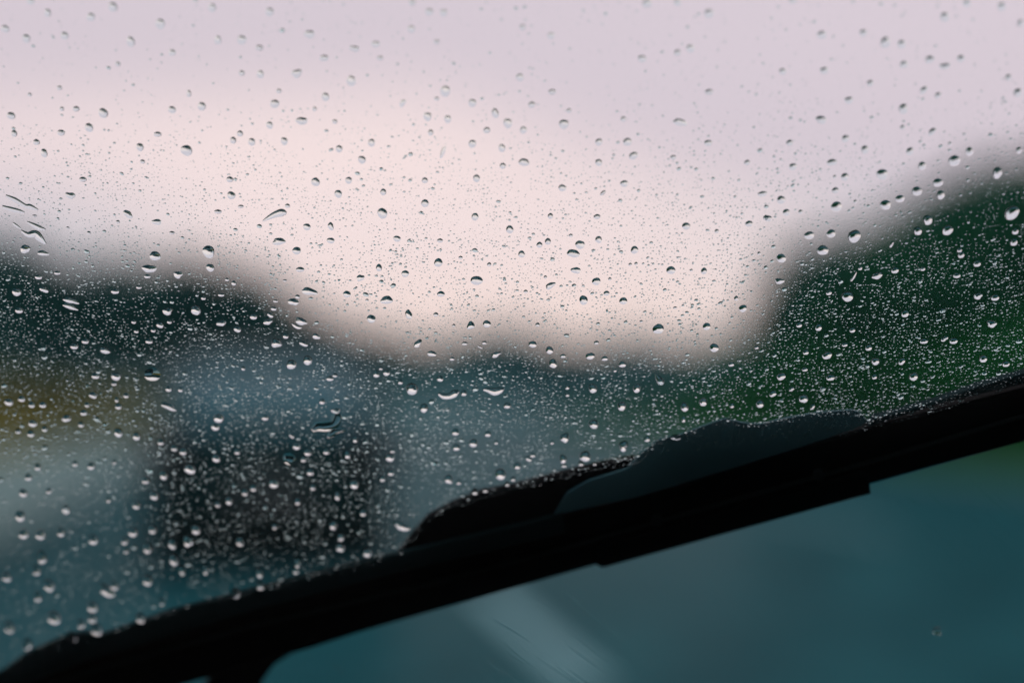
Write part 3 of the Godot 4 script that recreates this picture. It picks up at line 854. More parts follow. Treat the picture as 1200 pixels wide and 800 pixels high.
func make_mist() -> void:
	rng.seed = 1234
	var spots: Array = []
	for i in 2000:
		var u := rng.randf_range(-560.0, 560.0)
		var v := rng.randf_range(-200.0, 330.0)
		if (absf(u) < 205.0 and v < 132.0) or v < blade_top(u) + 3.0:
			continue
		var size := rng.randf_range(1.4, 3.6)
		mist_spots.append([Vector2(u, v), size * 0.5, size * 0.5 * rng.randf_range(0.75, 1.0), rng.randf_range(-0.3, 0.3)])
	var clump := FastNoiseLite.new()
	clump.seed = 3
	clump.frequency = 0.05
	var tries := 0
	var fine := {}
	while tries < 1700000:
		tries += 1
		# the rest of the glass beyond the photograph's frame gets its rain in a second pass
		var beyond := tries > 420000
		var u := rng.randf_range(-520.0, 520.0) if beyond else rng.randf_range(-225.0, 225.0)
		var v := rng.randf_range(-240.0, 330.0) if beyond else rng.randf_range(-150.0, 140.0)
		if beyond and absf(u) < 225.0 and v < 140.0 and v > -150.0:
			continue
		if v < blade_top(u):
			continue
		var x := u / 362.0 + 0.5
		var y := 0.5 - v / 240.0
		if rng.randf() > mist_weight(x, y) * clampf(0.75 + 1.3 * clump.get_noise_2d(u, v), 0.12, 1.4):
			continue
		if taken.has(Vector2i(roundi(u), roundi(v))):
			continue
		var size := exp(rng.randfn(-1.0, 0.3)) if rng.randf() < 0.6 else exp(rng.randfn(-0.45, 0.38))
		size = clampf(size, 0.24, 1.8) * (1.0 + 0.25 * smoothstep(0.45, 0.7, y))
		if y < 0.35:
			size *= 0.85
		var near := false
		for i in range(floori((u - size) / 0.4), ceili((u + size) / 0.4) + 1):
			for j in range(floori((v - size) / 0.4), ceili((v + size) / 0.4) + 1):
				near = near or fine.has(Vector2i(i, j))
		if near and rng.randf() < 0.9:
			continue
		fine[Vector2i(roundi(u / 0.4), roundi(v / 0.4))] = true
		var flat := rng.randf_range(0.62, 1.0)
		spots.append([Vector2(u, v), size * 0.5 * rng.randf_range(1.0, 1.25), size * 0.5 * flat, deg_to_rad(rng.randfn(0.0, 16.0) - 14.0 * (0.5 - x))])
	scatter("small_rain_drops", mist_spots, M.water, "a few hundred small raindrops between the larger ones on the unwiped glass", 51.0)
	scatter("fine_rain_drops", spots, M.tinted_water, "thousands of pinhead raindrops speckling the unwiped glass", 54.0)

func blade_top(u: float) -> float:
	return remap(u, -242.9, -200.5, -152.2, -138.7) if u < -200.5 else (remap(u, -200.5, -158.4, -138.7, -121.4) if u < -158.4 else (remap(u, -158.4, -131.1, -121.4, -111.2) if u < -131.1 else (remap(u, -131.1, -97.8, -111.2, -101.8) if u < -97.8 else (remap(u, -97.8, -65.0, -101.8, -92.6) if u < -65.0 else (remap(u, -65.0, -42.3, -92.6, -85.3) if u < -42.3 else (remap(u, -42.3, -32.3, -85.3, -71.9) if u < -32.3 else (remap(u, -32.3, -22.7, -71.9, -65.9) if u < -22.7 else (remap(u, -22.7, -0.7, -65.9, -59.0) if u < -0.7 else (remap(u, -0.7, 30.4, -59.0, -50.4) if u < 30.4 else (remap(u, 30.4, 42.7, -50.4, -48.0) if u < 42.7 else (remap(u, 42.7, 51.9, -48.0, -47.6) if u < 51.9 else (remap(u, 51.9, 70.1, -47.6, -41.8) if u < 70.1 else (remap(u, 70.1, 91.4, -41.8, -41.0) if u < 91.4 else (remap(u, 91.4, 121.5, -41.0, -36.1) if u < 121.5 else (remap(u, 121.5, 126.2, -36.1, -34.7) if u < 126.2 else (remap(u, 126.2, 150.9, -34.7, -27.5) if u < 150.9 else (remap(u, 150.9, 179.7, -27.5, -17.1) if u < 179.7 else (remap(u, 179.7, 517.9, -17.1, 88.3) if u < 517.9 else (88.3)))))))))))))))))))


func _ready() -> void:
	# camera: 50 mm lens at f/2, focused on the upper middle of the glass
	var cam := Camera3D.new()
	cam.name = "camera"
	cam.transform = Transform3D(Basis(Vector3.RIGHT, deg_to_rad(PITCH)), EYE)
	cam.near = 0.02
	cam.far = 4000.0
	var lens := CameraAttributesPhysical.new()
	lens.frustum_focal_length = 50.0
	lens.exposure_aperture = 2.0
	lens.frustum_focus_distance = 0.4961
	lens.frustum_near = 0.02
	lens.frustum_far = 4000.0
	cam.attributes = lens
	cam.fov = 26.9915
	add_child(cam)
	cam.current = true
	make_sky()
	var sun := DirectionalLight3D.new()
	sun.name = "sun"
	sun.light_energy = 0.16
	sun.light_color = Color(1.0, 0.90, 0.86)
	sun.light_angular_distance = 14.0
	sun.shadow_enabled = true
	sun.rotation_degrees = Vector3(-68, 186, 0)
	add_child(sun)
	glass_frame = cam.transform * Transform3D(Basis(Vector3.UP, deg_to_rad(SWEEP)) * Basis(Vector3.RIGHT, deg_to_rad(RAKE)), Vector3(0, 0, -GLASS_FAR))
	make_materials()
	make_road()
	make_cabin()
	make_windscreen()
	make_wiper()
	make_trees()
	make_car()
	make_drops()
	make_streaks()
	make_mist()


func make_drops() -> void:
	drop(-130.7, 115.8, 3.08, 2.96, 0, 43, "raindrops over the mauve upper sky", "large round raindrop over the mauve upper sky, second from left in first row")
	drop(-138.4, 112.6, 2.81, 2.67, 0, 43, "raindrops over the mauve upper sky", "medium round raindrop over the mauve upper sky, second from left in second row")
	drop(-115.4, 110.2, 3.37, 3.27, 0, 43, "raindrops over the mauve upper sky", "large round raindrop over the mauve upper sky, second from left in third row")
	drop(-152.7, 114.1, 2.25, 2.67, 0, 43, "raindrops over the mauve upper sky", "medium tall raindrop over the mauve upper sky, first from left in second row")
	drop(-158.0, 118.0, 2.80, 2.07, 0, 43, "raindrops over the mauve upper sky", "medium oval raindrop over the mauve upper sky, first from left in first row")
	drop(-167.6, 109.0, 2.82, 2.39, 0, 43, "raindrops over the mauve upper sky", "medium oval raindrop over the mauve upper sky, first from left in third row")
	drop(-160.9, 105.8, 2.83, 2.69, 0, 43, "raindrops over the mauve upper sky", "medium round raindrop over the mauve upper sky, first from left in fourth row")
	drop(-147.9, 106.6, 2.82, 2.39, 0, 43, "raindrops over the mauve upper sky", "medium oval raindrop over the mauve upper sky, second from left in fourth row")
	drop(-125.9, 104.5, 2.82, 3.28, 0, 43, "raindrops over the mauve upper sky", "large round raindrop over the mauve upper sky, third from left in fourth row")
	drop(-97.7, 115.3, 2.80, 2.66, 0, 43, "raindrops over the mauve upper sky", "medium round raindrop over the mauve upper sky, third from left in second row")
	drop(-96.6, 104.8, 2.53, 2.68, 0, 43, "raindrops over the mauve upper sky", "medium round raindrop over the mauve upper sky, fourth from left in fourth row")
	drop(-88.6, 104.8, 3.10, 2.98, 0, 43, "raindrops over the mauve upper sky", "large round raindrop over the mauve upper sky, fifth from left in fourth row")
	drop(-112.3, 100.8, 2.54, 2.09, 0, 43, "raindrops over the mauve upper sky", "small oval raindrop over the mauve upper sky, first from left in fifth row")
	small(-130.9, 97.2, 1.70, 1.50, 0)
	small(-151.6, 89.4, 1.71, 1.51, 0)
	small(-107.8, 87.2, 1.43, 2.41, 0)
	drop(-114.0, 81.8, 2.58, 2.42, 0, 43, "raindrops over the pink left sky", "medium round raindrop over the pink left sky, sixth from left in first row")
	drop(-103.8, 82.9, 2.86, 2.72, 0, 43, "raindrops over the pink left sky", "medium round raindrop over the pink left sky, seventh from left in first row")
	drop(-137.6, 80.8, 3.16, 3.34, 0, 43, "raindrops over the pink left sky", "large round raindrop over the pink left sky, fourth from left in first row")
	drop(-143.0, 75.9, 2.88, 3.05, 0, 43, "raindrops over the pink left sky", "medium round raindrop over the pink left sky, third from left in first row")
	drop(-152.8, 74.2, 2.60, 2.14, 0, 43, "raindrops over the pink left sky", "small oval raindrop over the pink left sky, second from left in first row")
	drop(-169.3, 80.1, 2.88, 2.44, 0, 43, "raindrops over the pink left sky", "medium oval raindrop over the pink left sky, first from left in first row")
	small(-169.0, 74.0, 2.02, 2.45, 0)
	small(-161.7, 71.0, 2.32, 2.14, 0)
	drop(-159.5, 67.2, 2.32, 3.07, 0, 43, "raindrops over the pink left sky", "medium tall raindrop over the pink left sky, third from left in second row")
	small(-119.7, 73.5, 2.59, 1.83, 0)
	drop(-126.2, 69.1, 2.60, 2.75, 0, 43, "raindrops over the pink left sky", "medium round raindrop over the pink left sky, fifth from left in first row")
	drop(-110.3, 67.9, 4.05, 3.67, 12, 43, "raindrops over the pink left sky", "largest raindrop in the upper left sky, tilted black crescent on top")
	small(-125.8, 64.1, 1.74, 1.53, 0)
	small(-91.5, 73.6, 2.01, 2.13, 0)
	small(-94.0, 71.3, 2.02, 2.44, 0)
	drop(-87.7, 70.7, 2.30, 2.74, 0, 43, "raindrops over the pink left sky", "medium tall raindrop over the pink left sky, eighth from left in first row")
	small(-146.7, 82.3, 2.30, 1.82, 0)
	small(-151.6, 82.3, 1.44, 1.52, 0)
	small(-162.0, 87.2, 1.43, 1.21, 0)
	small(-89.4, 93.9, 1.98, 1.80, 0)
	drop(-78.7, 113.8, 2.79, 2.66, 0, 43, "raindrops over the mauve upper sky", "medium round raindrop over the mauve upper sky, fourth from left in second row")
	drop(-65.9, 106.5, 3.37, 2.67, 0, 43, "raindrops over the mauve upper sky", "large oval raindrop over the mauve upper sky, third from left in third row")
	small(-82.9, 102.2, 2.54, 1.79, 0)
	drop(-61.5, 98.7, 2.82, 2.09, 0, 43, "raindrops over the mauve upper sky", "medium oval raindrop over the mauve upper sky, second from left in fifth row")
	drop(-51.2, 101.7, 3.09, 2.08, 0, 43, "raindrops over the mauve upper sky", "medium flat wide raindrop over the mauve upper sky, third from left in fifth row")
	drop(-44.1, 103.1, 2.81, 2.08, 0, 43, "raindrops over the mauve upper sky", "medium oval raindrop over the mauve upper sky, fourth from left in fifth row")
	small(-42.8, 98.6, 1.97, 1.49, 0)
	drop(-83.2, 93.5, 2.27, 2.70, 0, 43, "raindrops over the pink middle sky", "medium tall raindrop over the pink middle sky, first from left in first row")
	drop(-70.9, 93.7, 3.40, 2.70, 0, 43, "raindrops over the pink middle sky", "large oval raindrop over the pink middle sky, third from left in first row")
	drop(-52.8, 91.1, 3.12, 3.30, 0, 43, "raindrops over the pink middle sky", "large round raindrop over the pink middle sky, fifth from left in first row")
	drop(-61.7, 85.8, 2.56, 2.71, 0, 43, "raindrops over the pink middle sky", "medium round raindrop over the pink middle sky, fourth from left in first row")
	drop(-79.0, 83.6, 3.14, 2.72, 0, 43, "raindrops over the pink middle sky", "medium oval raindrop over the pink middle sky, second from left in first row")
	small(-77.3, 87.9, 1.71, 1.50, 0)
	drop(-70.2, 77.8, 3.72, 2.72, 0, 43, "raindrops over the pink middle sky", "large oval raindrop over the pink middle sky, third from left in second row")
	drop(-81.2, 76.4, 2.29, 2.43, 0, 43, "raindrops over the pink middle sky", "small round raindrop over the pink middle sky, first from left in second row")
	drop(-76.6, 70.9, 2.30, 2.74, 0, 43, "raindrops over the pink middle sky", "medium tall raindrop over the pink middle sky, second from left in second row")
	small(-65.6, 81.8, 1.43, 1.51, 0)
	small(-59.0, 77.5, 1.72, 1.51, 0)
	drop(-58.0, 68.2, 2.30, 2.44, 0, 43, "raindrops over the pink middle sky", "small round raindrop over the pink middle sky, third from left in third row")
	drop(-46.9, 70.2, 2.30, 2.73, 0, 43, "raindrops over the pink middle sky", "medium tall raindrop over the pink middle sky, fourth from left in second row")
	drop(-50.4, 64.4, 2.60, 2.75, 0, 43, "raindrops over the pink middle sky", "medium round raindrop over the pink middle sky, fifth from left in third row")
	small(-31.5, 116.4, 2.22, 1.76, 0)
	drop(-26.0, 113.4, 2.51, 2.36, 0, 43, "raindrops over the mauve upper sky", "medium round raindrop over the mauve upper sky, fifth from left in second row")
	drop(-21.3, 113.1, 2.51, 2.36, 0, 43, "raindrops over the mauve upper sky", "medium round raindrop over the mauve upper sky, sixth from left in second row")
	drop(-32.1, 107.9, 2.52, 2.37, 0, 43, "raindrops over the mauve upper sky", "medium round raindrop over the mauve upper sky, fourth from left in third row")
	drop(-21.4, 87.5, 3.40, 3.60, 0, 43, "raindrops over the pink middle sky", "dark ringed round raindrop high in the sky, left of the middle")
	drop(-35.8, 83.6, 3.13, 1.50, 60, 43, "raindrops over the pink middle sky", "short upright squiggle of water left of the dark ringed high raindrop")
	drop(-27.6, 79.0, 2.57, 3.02, 0, 43, "raindrops over the pink middle sky", "medium tall raindrop over the pink middle sky, sixth from left in first row")
	drop(-20.8, 78.1, 2.28, 2.71, 0, 43, "raindrops over the pink middle sky", "medium tall raindrop over the pink middle sky, fifth from left in second row")
	small(-26.7, 73.6, 1.72, 2.12, 0)
	drop(-12.4, 83.5, 2.56, 2.70, 0, 43, "raindrops over the pink middle sky", "medium round raindrop over the pink middle sky, seventh from left in first row")
	drop(-4.8, 80.0, 2.28, 3.31, 0, 43, "raindrops over the pink middle sky", "medium tall raindrop over the pink middle sky, eighth from left in first row")
	drop(-0.6, 76.6, 2.85, 3.32, 0, 43, "raindrops over the pink middle sky", "large round raindrop over the pink middle sky, eighth from left in second row")
	small(-7.7, 74.3, 2.29, 2.11, 0)
	drop(-12.7, 69.7, 2.58, 2.73, 0, 43, "raindrops over the pink middle sky", "medium round raindrop over the pink middle sky, sixth from left in second row")
	drop(-2.7, 68.2, 2.29, 2.73, 0, 43, "raindrops over the pink middle sky", "medium tall raindrop over the pink middle sky, seventh from left in second row")
	small(-2.5, 62.1, 2.02, 2.13, 0)
	drop(-22.8, 66.9, 4.89, 1.22, 68, 43, "raindrops over the pink middle sky", "thin squiggle of water standing upright in the upper pink sky")
	small(-24.3, 85.0, 1.70, 1.20, 0)
	small(-23.8, 103.7, 1.96, 1.48, 0)
	drop(45.3, 115.5, 3.04, 2.63, 0, 43, "raindrops over the mauve upper sky", "medium oval raindrop over the mauve upper sky, third from left in first row")
	drop(55.2, 115.7, 2.49, 2.05, 0, 43, "raindrops over the mauve upper sky", "small oval raindrop over the mauve upper sky, fourth from left in first row")
	drop(65.5, 112.1, 3.04, 2.93, 0, 43, "raindrops over the mauve upper sky", "large round raindrop over the mauve upper sky, seventh from left in second row")
	drop(14.0, 105.4, 2.51, 2.07, 0, 43, "raindrops over the mauve upper sky", "small oval raindrop over the mauve upper sky, sixth from left in fourth row")
	small(4.6, 108.2, 1.95, 2.06, 0)
	drop(59.8, 100.9, 2.79, 2.66, 0, 43, "raindrops over the mauve upper sky", "medium round raindrop over the mauve upper sky, fifth from left in fifth row")
	small(55.6, 99.6, 2.24, 2.07, 0)
	drop(44.0, 97.7, 2.80, 2.37, 0, 43, "raindrops over the rosy right sky", "medium oval raindrop over the rosy right sky, seventh from left in first row")
	drop(3.6, 91.9, 2.54, 2.39, 0, 43, "raindrops over the rosy right sky", "medium round raindrop over the rosy right sky, first from left in first row")
	small(14.3, 87.0, 2.54, 1.79, 0)
	small(7.5, 82.8, 2.27, 2.10, 0)
	small(19.9, 80.7, 1.70, 1.50, 0)
	drop(18.2, 76.2, 3.13, 3.31, 0, 43, "raindrops over the rosy right sky", "dark ringed round raindrop at the edge of pink and mauve sky")
	drop(4.6, 74.3, 2.28, 2.41, 0, 43, "raindrops over the rosy right sky", "small round raindrop over the rosy right sky, second from left in first row")
	drop(30.0, 70.1, 2.29, 2.42, 0, 43, "raindrops over the rosy right sky", "small round raindrop over the rosy right sky, third from left in first row")
	drop(39.6, 70.1, 2.85, 2.72, 0, 43, "raindrops over the rosy right sky", "medium round raindrop over the rosy right sky, fifth from left in first row")
	drop(41.7, 65.4, 3.15, 2.42, 0, 43, "raindrops over the rosy right sky", "medium oval raindrop over the rosy right sky, sixth from left in first row")
	drop(30.0, 63.1, 2.30, 2.43, 0, 43, "raindrops over the rosy right sky", "small round raindrop over the rosy right sky, fourth from left in first row")
	drop(4.7, 63.3, 3.45, 2.74, 0, 43, "raindrops over the rosy right sky", "large oval raindrop over the rosy right sky, second from left in second row")
	small(38.1, 77.8, 1.70, 1.80, 0)
	small(66.4, 86.7, 2.82, 1.79, 0)
	drop(57.1, 76.6, 5.11, 2.10, -12, 43, "raindrops over the rosy right sky", "long eyebrow shaped raindrop in the mauve sky right of centre")
	drop(66.7, 69.6, 2.57, 2.11, 0, 43, "raindrops over the rosy right sky", "small oval raindrop over the rosy right sky, eighth from left in first row")
	small(55.1, 64.8, 2.00, 1.51, 0)
	small(80.0, 62.9, 2.00, 1.82, 0)
	drop(92.5, 116.2, 2.75, 2.04, 0, 43, "raindrops over the mauve upper sky", "medium oval raindrop over the mauve upper sky, fifth from left in first row")
	drop(148.5, 114.7, 2.47, 2.32, 0, 43, "raindrops over the mauve upper sky", "medium round raindrop over the mauve upper sky, sixth from left in first row")
	drop(159.8, 113.5, 2.74, 2.61, 0, 43, "raindrops over the mauve upper sky", "medium round raindrop over the mauve upper sky, seventh from left in first row")
	drop(141.8, 110.4, 3.03, 2.91, 0, 43, "raindrops over the mauve upper sky", "large round raindrop over the mauve upper sky, seventh from left in third row")
	small(166.3, 108.3, 1.93, 2.33, 0)
	drop(102.5, 105.0, 3.05, 2.64, 0, 43, "raindrops over the mauve upper sky", "medium oval raindrop over the mauve upper sky, fifth from left in third row")
	drop(115.9, 105.5, 2.49, 2.34, 0, 43, "raindrops over the mauve upper sky", "medium round raindrop over the mauve upper sky, sixth from left in third row")
	drop(123.3, 102.4, 3.33, 3.52, 0, 43, "raindrops over the mauve upper sky", "large round raindrop over the mauve upper sky, seventh from left in fourth row")
	drop(128.6, 101.8, 2.77, 2.64, 0, 43, "raindrops over the mauve upper sky", "medium round raindrop over the mauve upper sky, sixth from left in fifth row")
	drop(138.1, 96.8, 3.06, 2.35, 0, 43, "raindrops over the mauve right sky", "medium oval raindrop over the mauve right sky, fifth from left in first row")
	drop(129.9, 95.2, 3.07, 2.06, 0, 43, "raindrops over the mauve right sky", "medium flat wide raindrop over the mauve right sky, third from left in first row")
	drop(143.2, 94.6, 3.34, 2.06, 0, 43, "raindrops over the mauve right sky", "medium flat wide raindrop over the mauve right sky, sixth from left in first row")
	drop(148.2, 97.0, 2.50, 2.35, 0, 43, "raindrops over the mauve right sky", "medium round raindrop over the mauve right sky, seventh from left in first row")
	drop(90.4, 93.2, 2.52, 2.07, 0, 43, "raindrops over the mauve right sky", "small oval raindrop over the mauve right sky, first from left in first row")
	drop(104.0, 93.4, 2.80, 2.37, 0, 43, "raindrops over the mauve right sky", "medium oval raindrop over the mauve right sky, second from left in first row")
	small(119.3, 89.2, 2.24, 2.07, 0)
	small(164.2, 90.8, 1.95, 2.06, 0)
	drop(167.8, 85.8, 2.80, 2.66, 0, 43, "raindrops over the mauve right sky", "medium round raindrop over the mauve right sky, seventh from left in second row")
	drop(137.0, 86.8, 2.80, 2.07, 50, 43, "raindrops over the mauve right sky", "medium slanted raindrop over the mauve right sky, fourth from left in first row")
	small(141.8, 85.1, 2.24, 1.78, 40)
	drop(112.7, 83.6, 2.81, 2.38, 0, 43, "raindrops over the mauve right sky", "medium oval raindrop over the mauve right sky, third from left in second row")
	drop(130.8, 80.7, 3.10, 3.28, 0, 43, "raindrops over the mauve right sky", "large round raindrop over the mauve right sky, fifth from left in second row")
	drop(103.9, 77.2, 3.39, 2.69, 0, 43, "raindrops over the mauve right sky", "large oval raindrop over the mauve right sky, first from left in second row")
	small(131.0, 74.5, 1.70, 1.50, 0)
	drop(140.9, 73.0, 2.83, 2.09, 40, 43, "raindrops over the mauve right sky", "medium slanted raindrop over the mauve right sky, sixth from left in second row")
	drop(112.4, 70.8, 2.55, 2.40, 0, 43, "raindrops over the mauve right sky", "medium round raindrop over the mauve right sky, second from left in second row")
	small(93.9, 69.5, 2.28, 2.11, 0)
	drop(119.1, 67.1, 2.56, 2.71, 0, 43, "raindrops over the mauve right sky", "medium round raindrop over the mauve right sky, fourth from left in second row")
	drop(134.1, 66.4, 2.56, 2.71, 0, 43, "raindrops over the mauve right sky", "medium round raindrop over the mauve right sky, fifth from left in third row")
	drop(108.4, 62.8, 3.71, 2.11, 0, 43, "raindrops over the mauve right sky", "medium flat wide raindrop over the mauve right sky, third from left in third row")
	drop(149.1, 63.2, 3.70, 3.61, 0, 43, "raindrops over the mauve right sky", "largest raindrop on the mauve sky right beside the tree tops")
	drop(153.8, 66.3, 2.55, 2.70, 0, 43, "raindrops over the mauve right sky", "medium round raindrop over the mauve right sky, seventh from left in third row")
	drop(95.4, 61.4, 2.57, 2.42, 0, 43, "raindrops over the mauve right sky", "medium round raindrop over the mauve right sky, second from left in third row")
	drop(138.5, 61.5, 2.57, 2.71, 0, 43, "raindrops over the mauve right sky", "medium round raindrop over the mauve right sky, sixth from left in third row")
	small(147.1, 69.0, 1.13, 1.20, 0)
	small(170.1, 66.6, 1.69, 2.17, 0)
	small(-147.1, 58.0, 2.63, 1.85, 0)
	drop(-152.1, 52.4, 3.22, 2.48, 0, 43, "raindrops over the pink left sky", "medium oval raindrop over the pink left sky, fourth from left in second row")
	drop(-132.7, 45.7, 3.53, 2.49, -38, 43, "raindrops over the pink left sky", "medium slanted raindrop over the pink left sky, fifth from left in second row")
	drop(-122.9, 42.9, 3.82, 1.87, 0, 43, "raindrops over the pink left sky", "medium flat wide raindrop over the pink left sky, sixth from left in second row")
	small(-136.5, 43.0, 1.47, 1.25, 0)
	small(-117.9, 39.0, 2.06, 1.25, 0)
	small(-96.2, 57.8, 2.33, 2.15, 0)
	drop(-96.1, 52.2, 2.92, 2.78, 0, 43, "raindrops over the pink left sky", "medium round raindrop over the pink left sky, seventh from left in second row")
	small(-93.1, 48.3, 2.05, 1.24, 0)
	small(-101.2, 46.5, 2.64, 1.55, 0)
	small(-154.3, 40.9, 1.18, 0.94, 0)
	small(-147.1, 39.1, 1.48, 1.25, 0)
	drop(-105.6, 32.2, 4.14, 4.69, 0, 43, "raindrops over the pink left sky", "arrowhead shaped raindrop with white tip pointing down above the left dark trees")
	drop(-124.6, 30.7, 3.86, 3.45, 0, 43, "raindrops over the pink left sky", "fish tailed raindrop just above the winged raindrop over the left trees")
	drop(-127.1, 26.1, 4.76, 3.15, 0, 43, "raindrops over the pink left sky", "winged raindrop on the upper fringe of the left dark trees")
	drop(-105.5, 26.4, 2.97, 2.83, 0, 43, "raindrops over the left dark trees", "medium round raindrop over the left dark trees, sixth from left in first row")
	drop(-117.1, 23.9, 3.28, 2.52, 0, 43, "raindrops over the left dark trees", "medium oval raindrop over the left dark trees, fourth from left in first row")
	small(-128.0, 23.3, 2.39, 1.58, 0)
	small(-159.8, 24.6, 2.39, 1.58, 0)
	small(-166.7, 23.1, 2.69, 1.90, 0)
	drop(-165.4, 18.5, 3.25, 2.05, -15, 48, "raindrops over the left dark trees", "small slanted raindrop over the left dark trees, second from left in first row")
	drop(-175.2, 17.6, 3.52, 2.85, 0, 51, "raindrops over the left dark trees", "medium oval raindrop over the left dark trees, first from left in first row")
	small(-140.0, 17.8, 2.95, 2.05, 0)
	small(-175.2, 10.8, 2.90, 2.33, 0)
	drop(-156.2, 14.4, 5.27, 2.17, -20, 52, "raindrops over the left dark trees", "upper wavy trail of two over the left dark trees")
	drop(-156.7, 12.2, 5.83, 1.87, -25, 55, "raindrops over the left dark trees", "lower thin trail of two over the left dark trees")
	small(-131.4, 19.3, 2.07, 1.33, 0)
	drop(-122.0, 10.4, 3.75, 2.71, 0, 58, "raindrops over the left dark trees", "medium flat wide raindrop over the left dark trees, third from left in first row")
	drop(-111.9, 10.8, 3.75, 3.49, -25, 58, "raindrops over the left dark trees", "large slanted raindrop over the left dark trees, fifth from left in first row")
	drop(-103.2, 6.0, 3.47, 2.33, 0, 58, "raindrops over the left dark trees", "medium flat wide raindrop over the left dark trees, second from left in second row")
	small(-97.6, 3.7, 2.60, 2.33, -30)
	small(-102.4, 16.5, 2.33, 1.44, 0)
	small(-125.2, 5.3, 2.61, 2.33, -20)
	small(-134.5, 6.5, 1.74, 1.56, 0)
	small(-91.5, 8.4, 2.61, 2.26, 0)
	small(-97.6, 20.8, 1.77, 1.97, 0)
	small(-99.9, 22.1, 1.48, 1.30, 0)
	small(-108.8, 15.3, 1.74, 1.48, 0)
	small(-127.8, 3.3, 1.74, 1.56, 0)
	small(-133.9, 3.0, 1.74, 1.56, 0)
	small(-121.7, 6.5, 1.74, 1.55, 0)
	drop(-170.2, 33.3, 3.86, 2.83, 0, 43, "raindrops over the pink left sky", "large oval raindrop over the pink left sky, first from left in second row")
	drop(-164.1, 31.8, 4.16, 1.89, -15, 43, "raindrops over the pink left sky", "medium slanted raindrop over the pink left sky, second from left in second row")
	small(-165.5, 45.2, 1.77, 0.93, 0)
	drop(-66.7, 56.8, 2.90, 3.07, 0, 43, "raindrops over the pink middle sky", "medium round raindrop over the pink middle sky, first from left in third row")
	drop(-55.3, 57.3, 2.32, 2.45, 0, 43, "raindrops over the pink middle sky", "small round raindrop over the pink middle sky, fourth from left in third row")
	drop(-59.1, 52.6, 2.62, 2.77, 0, 43, "raindrops over the pink middle sky", "medium round raindrop over the pink middle sky, second from left in third row")
	small(-43.6, 53.2, 2.03, 2.46, 0)
	small(-29.2, 57.2, 2.03, 2.14, 0)
	drop(-11.5, 57.8, 2.31, 2.75, 0, 43, "raindrops over the pink middle sky", "medium tall raindrop over the pink middle sky, eighth from left in third row")
	drop(-29.4, 49.2, 2.62, 2.77, 0, 43, "raindrops over the pink middle sky", "medium round raindrop over the pink middle sky, sixth from left in third row")
	drop(-44.2, 45.7, 3.50, 3.71, 0, 43, "raindrops over the pink middle sky", "largest round raindrop in the pink sky left of the middle")
	drop(-12.3, 44.4, 2.33, 2.78, 0, 43, "raindrops over the pink middle sky", "medium tall raindrop over the pink middle sky, seventh from left in third row")
	small(-76.9, 48.5, 1.75, 1.54, 0)
	drop(-70.6, 41.0, 2.64, 2.48, 0, 43, "raindrops over the pink middle sky", "medium round raindrop over the pink middle sky, second from left in fourth row")
	drop(-62.3, 41.2, 2.05, 2.79, 0, 43, "raindrops over the pink middle sky", "small tall raindrop over the pink middle sky, third from left in fourth row")
	drop(-62.6, 36.1, 2.65, 2.18, 0, 43, "raindrops over the pink middle sky", "small oval raindrop over the pink middle sky, fourth from left in fourth row")
	drop(-39.5, 36.7, 2.64, 2.17, 0, 43, "raindrops over the pink middle sky", "small oval raindrop over the pink middle sky, fifth from left in fourth row")
	small(-24.6, 36.0, 2.05, 1.55, 0)
	drop(-0.4, 39.9, 2.63, 2.78, 0, 43, "raindrops over the pink middle sky", "medium round raindrop over the pink middle sky, eighth from left in fourth row")
	drop(-80.7, 35.8, 4.72, 2.49, 0, 43, "raindrops over the pink middle sky", "bat shaped raindrop beneath the comet shaped one in the pink sky")
	drop(-74.7, 32.5, 2.95, 2.81, 0, 43, "raindrops over the pink middle sky", "medium round raindrop over the pink middle sky, first from left in fourth row")
	small(-73.9, 25.7, 2.97, 1.88, 0)
	small(-46.2, 26.3, 2.07, 2.82, 0)
	drop(-37.1, 24.1, 2.66, 2.51, 0, 43, "raindrops over the pink middle sky", "medium round raindrop over the pink middle sky, sixth from left in fourth row")
	drop(-25.4, 28.1, 2.95, 3.12, 0, 43, "raindrops over the pink middle sky", "medium round raindrop over the pink middle sky, seventh from left in fourth row")
	drop(-52.9, 22.6, 2.97, 2.20, 40, 43, "raindrops over the pink middle sky", "medium slanted raindrop over the pink middle sky, third from left in fifth row")
	drop(-12.2, 21.6, 4.14, 3.44, 0, 43, "raindrops over the pink middle sky", "wide dome shaped raindrop standing alone in the middle of the pink sky")
	small(-7.7, 27.4, 1.47, 1.56, 0)
	small(-17.6, 29.9, 1.47, 1.25, 0)
	small(-24.8, 16.7, 2.68, 2.20, 0)
	drop(-57.9, 16.7, 2.68, 2.52, 0, 43, "raindrops over the pink middle sky", "medium round raindrop over the pink middle sky, second from left in fifth row")
	drop(-71.1, 17.7, 5.96, 2.52, -15, 43, "raindrops over the pink middle sky", "long leaf shaped raindrop on the slope where the left trees meet the sky")
	drop(-44.0, 14.5, 4.17, 3.15, 0, 43, "raindrops over the pink middle sky", "dome shaped raindrop low in the pink sky with a faint smear above it")
	small(-75.4, 15.8, 1.79, 1.58, 0)
	drop(-77.0, 13.9, 3.59, 2.85, 0, 43, "raindrops over the pink middle sky", "large oval raindrop over the pink middle sky, first from left in fifth row")
	drop(-49.7, 7.6, 3.00, 3.17, 0, 43, "raindrops over the pink middle sky", "medium round raindrop over the pink middle sky, fourth from left in fifth row")
	small(-26.8, 9.2, 1.79, 1.58, 0)
	drop(-36.4, 9.2, 2.39, 3.48, 0, 43, "raindrops over the pink middle sky", "medium tall raindrop over the pink middle sky, fifth from left in fifth row")
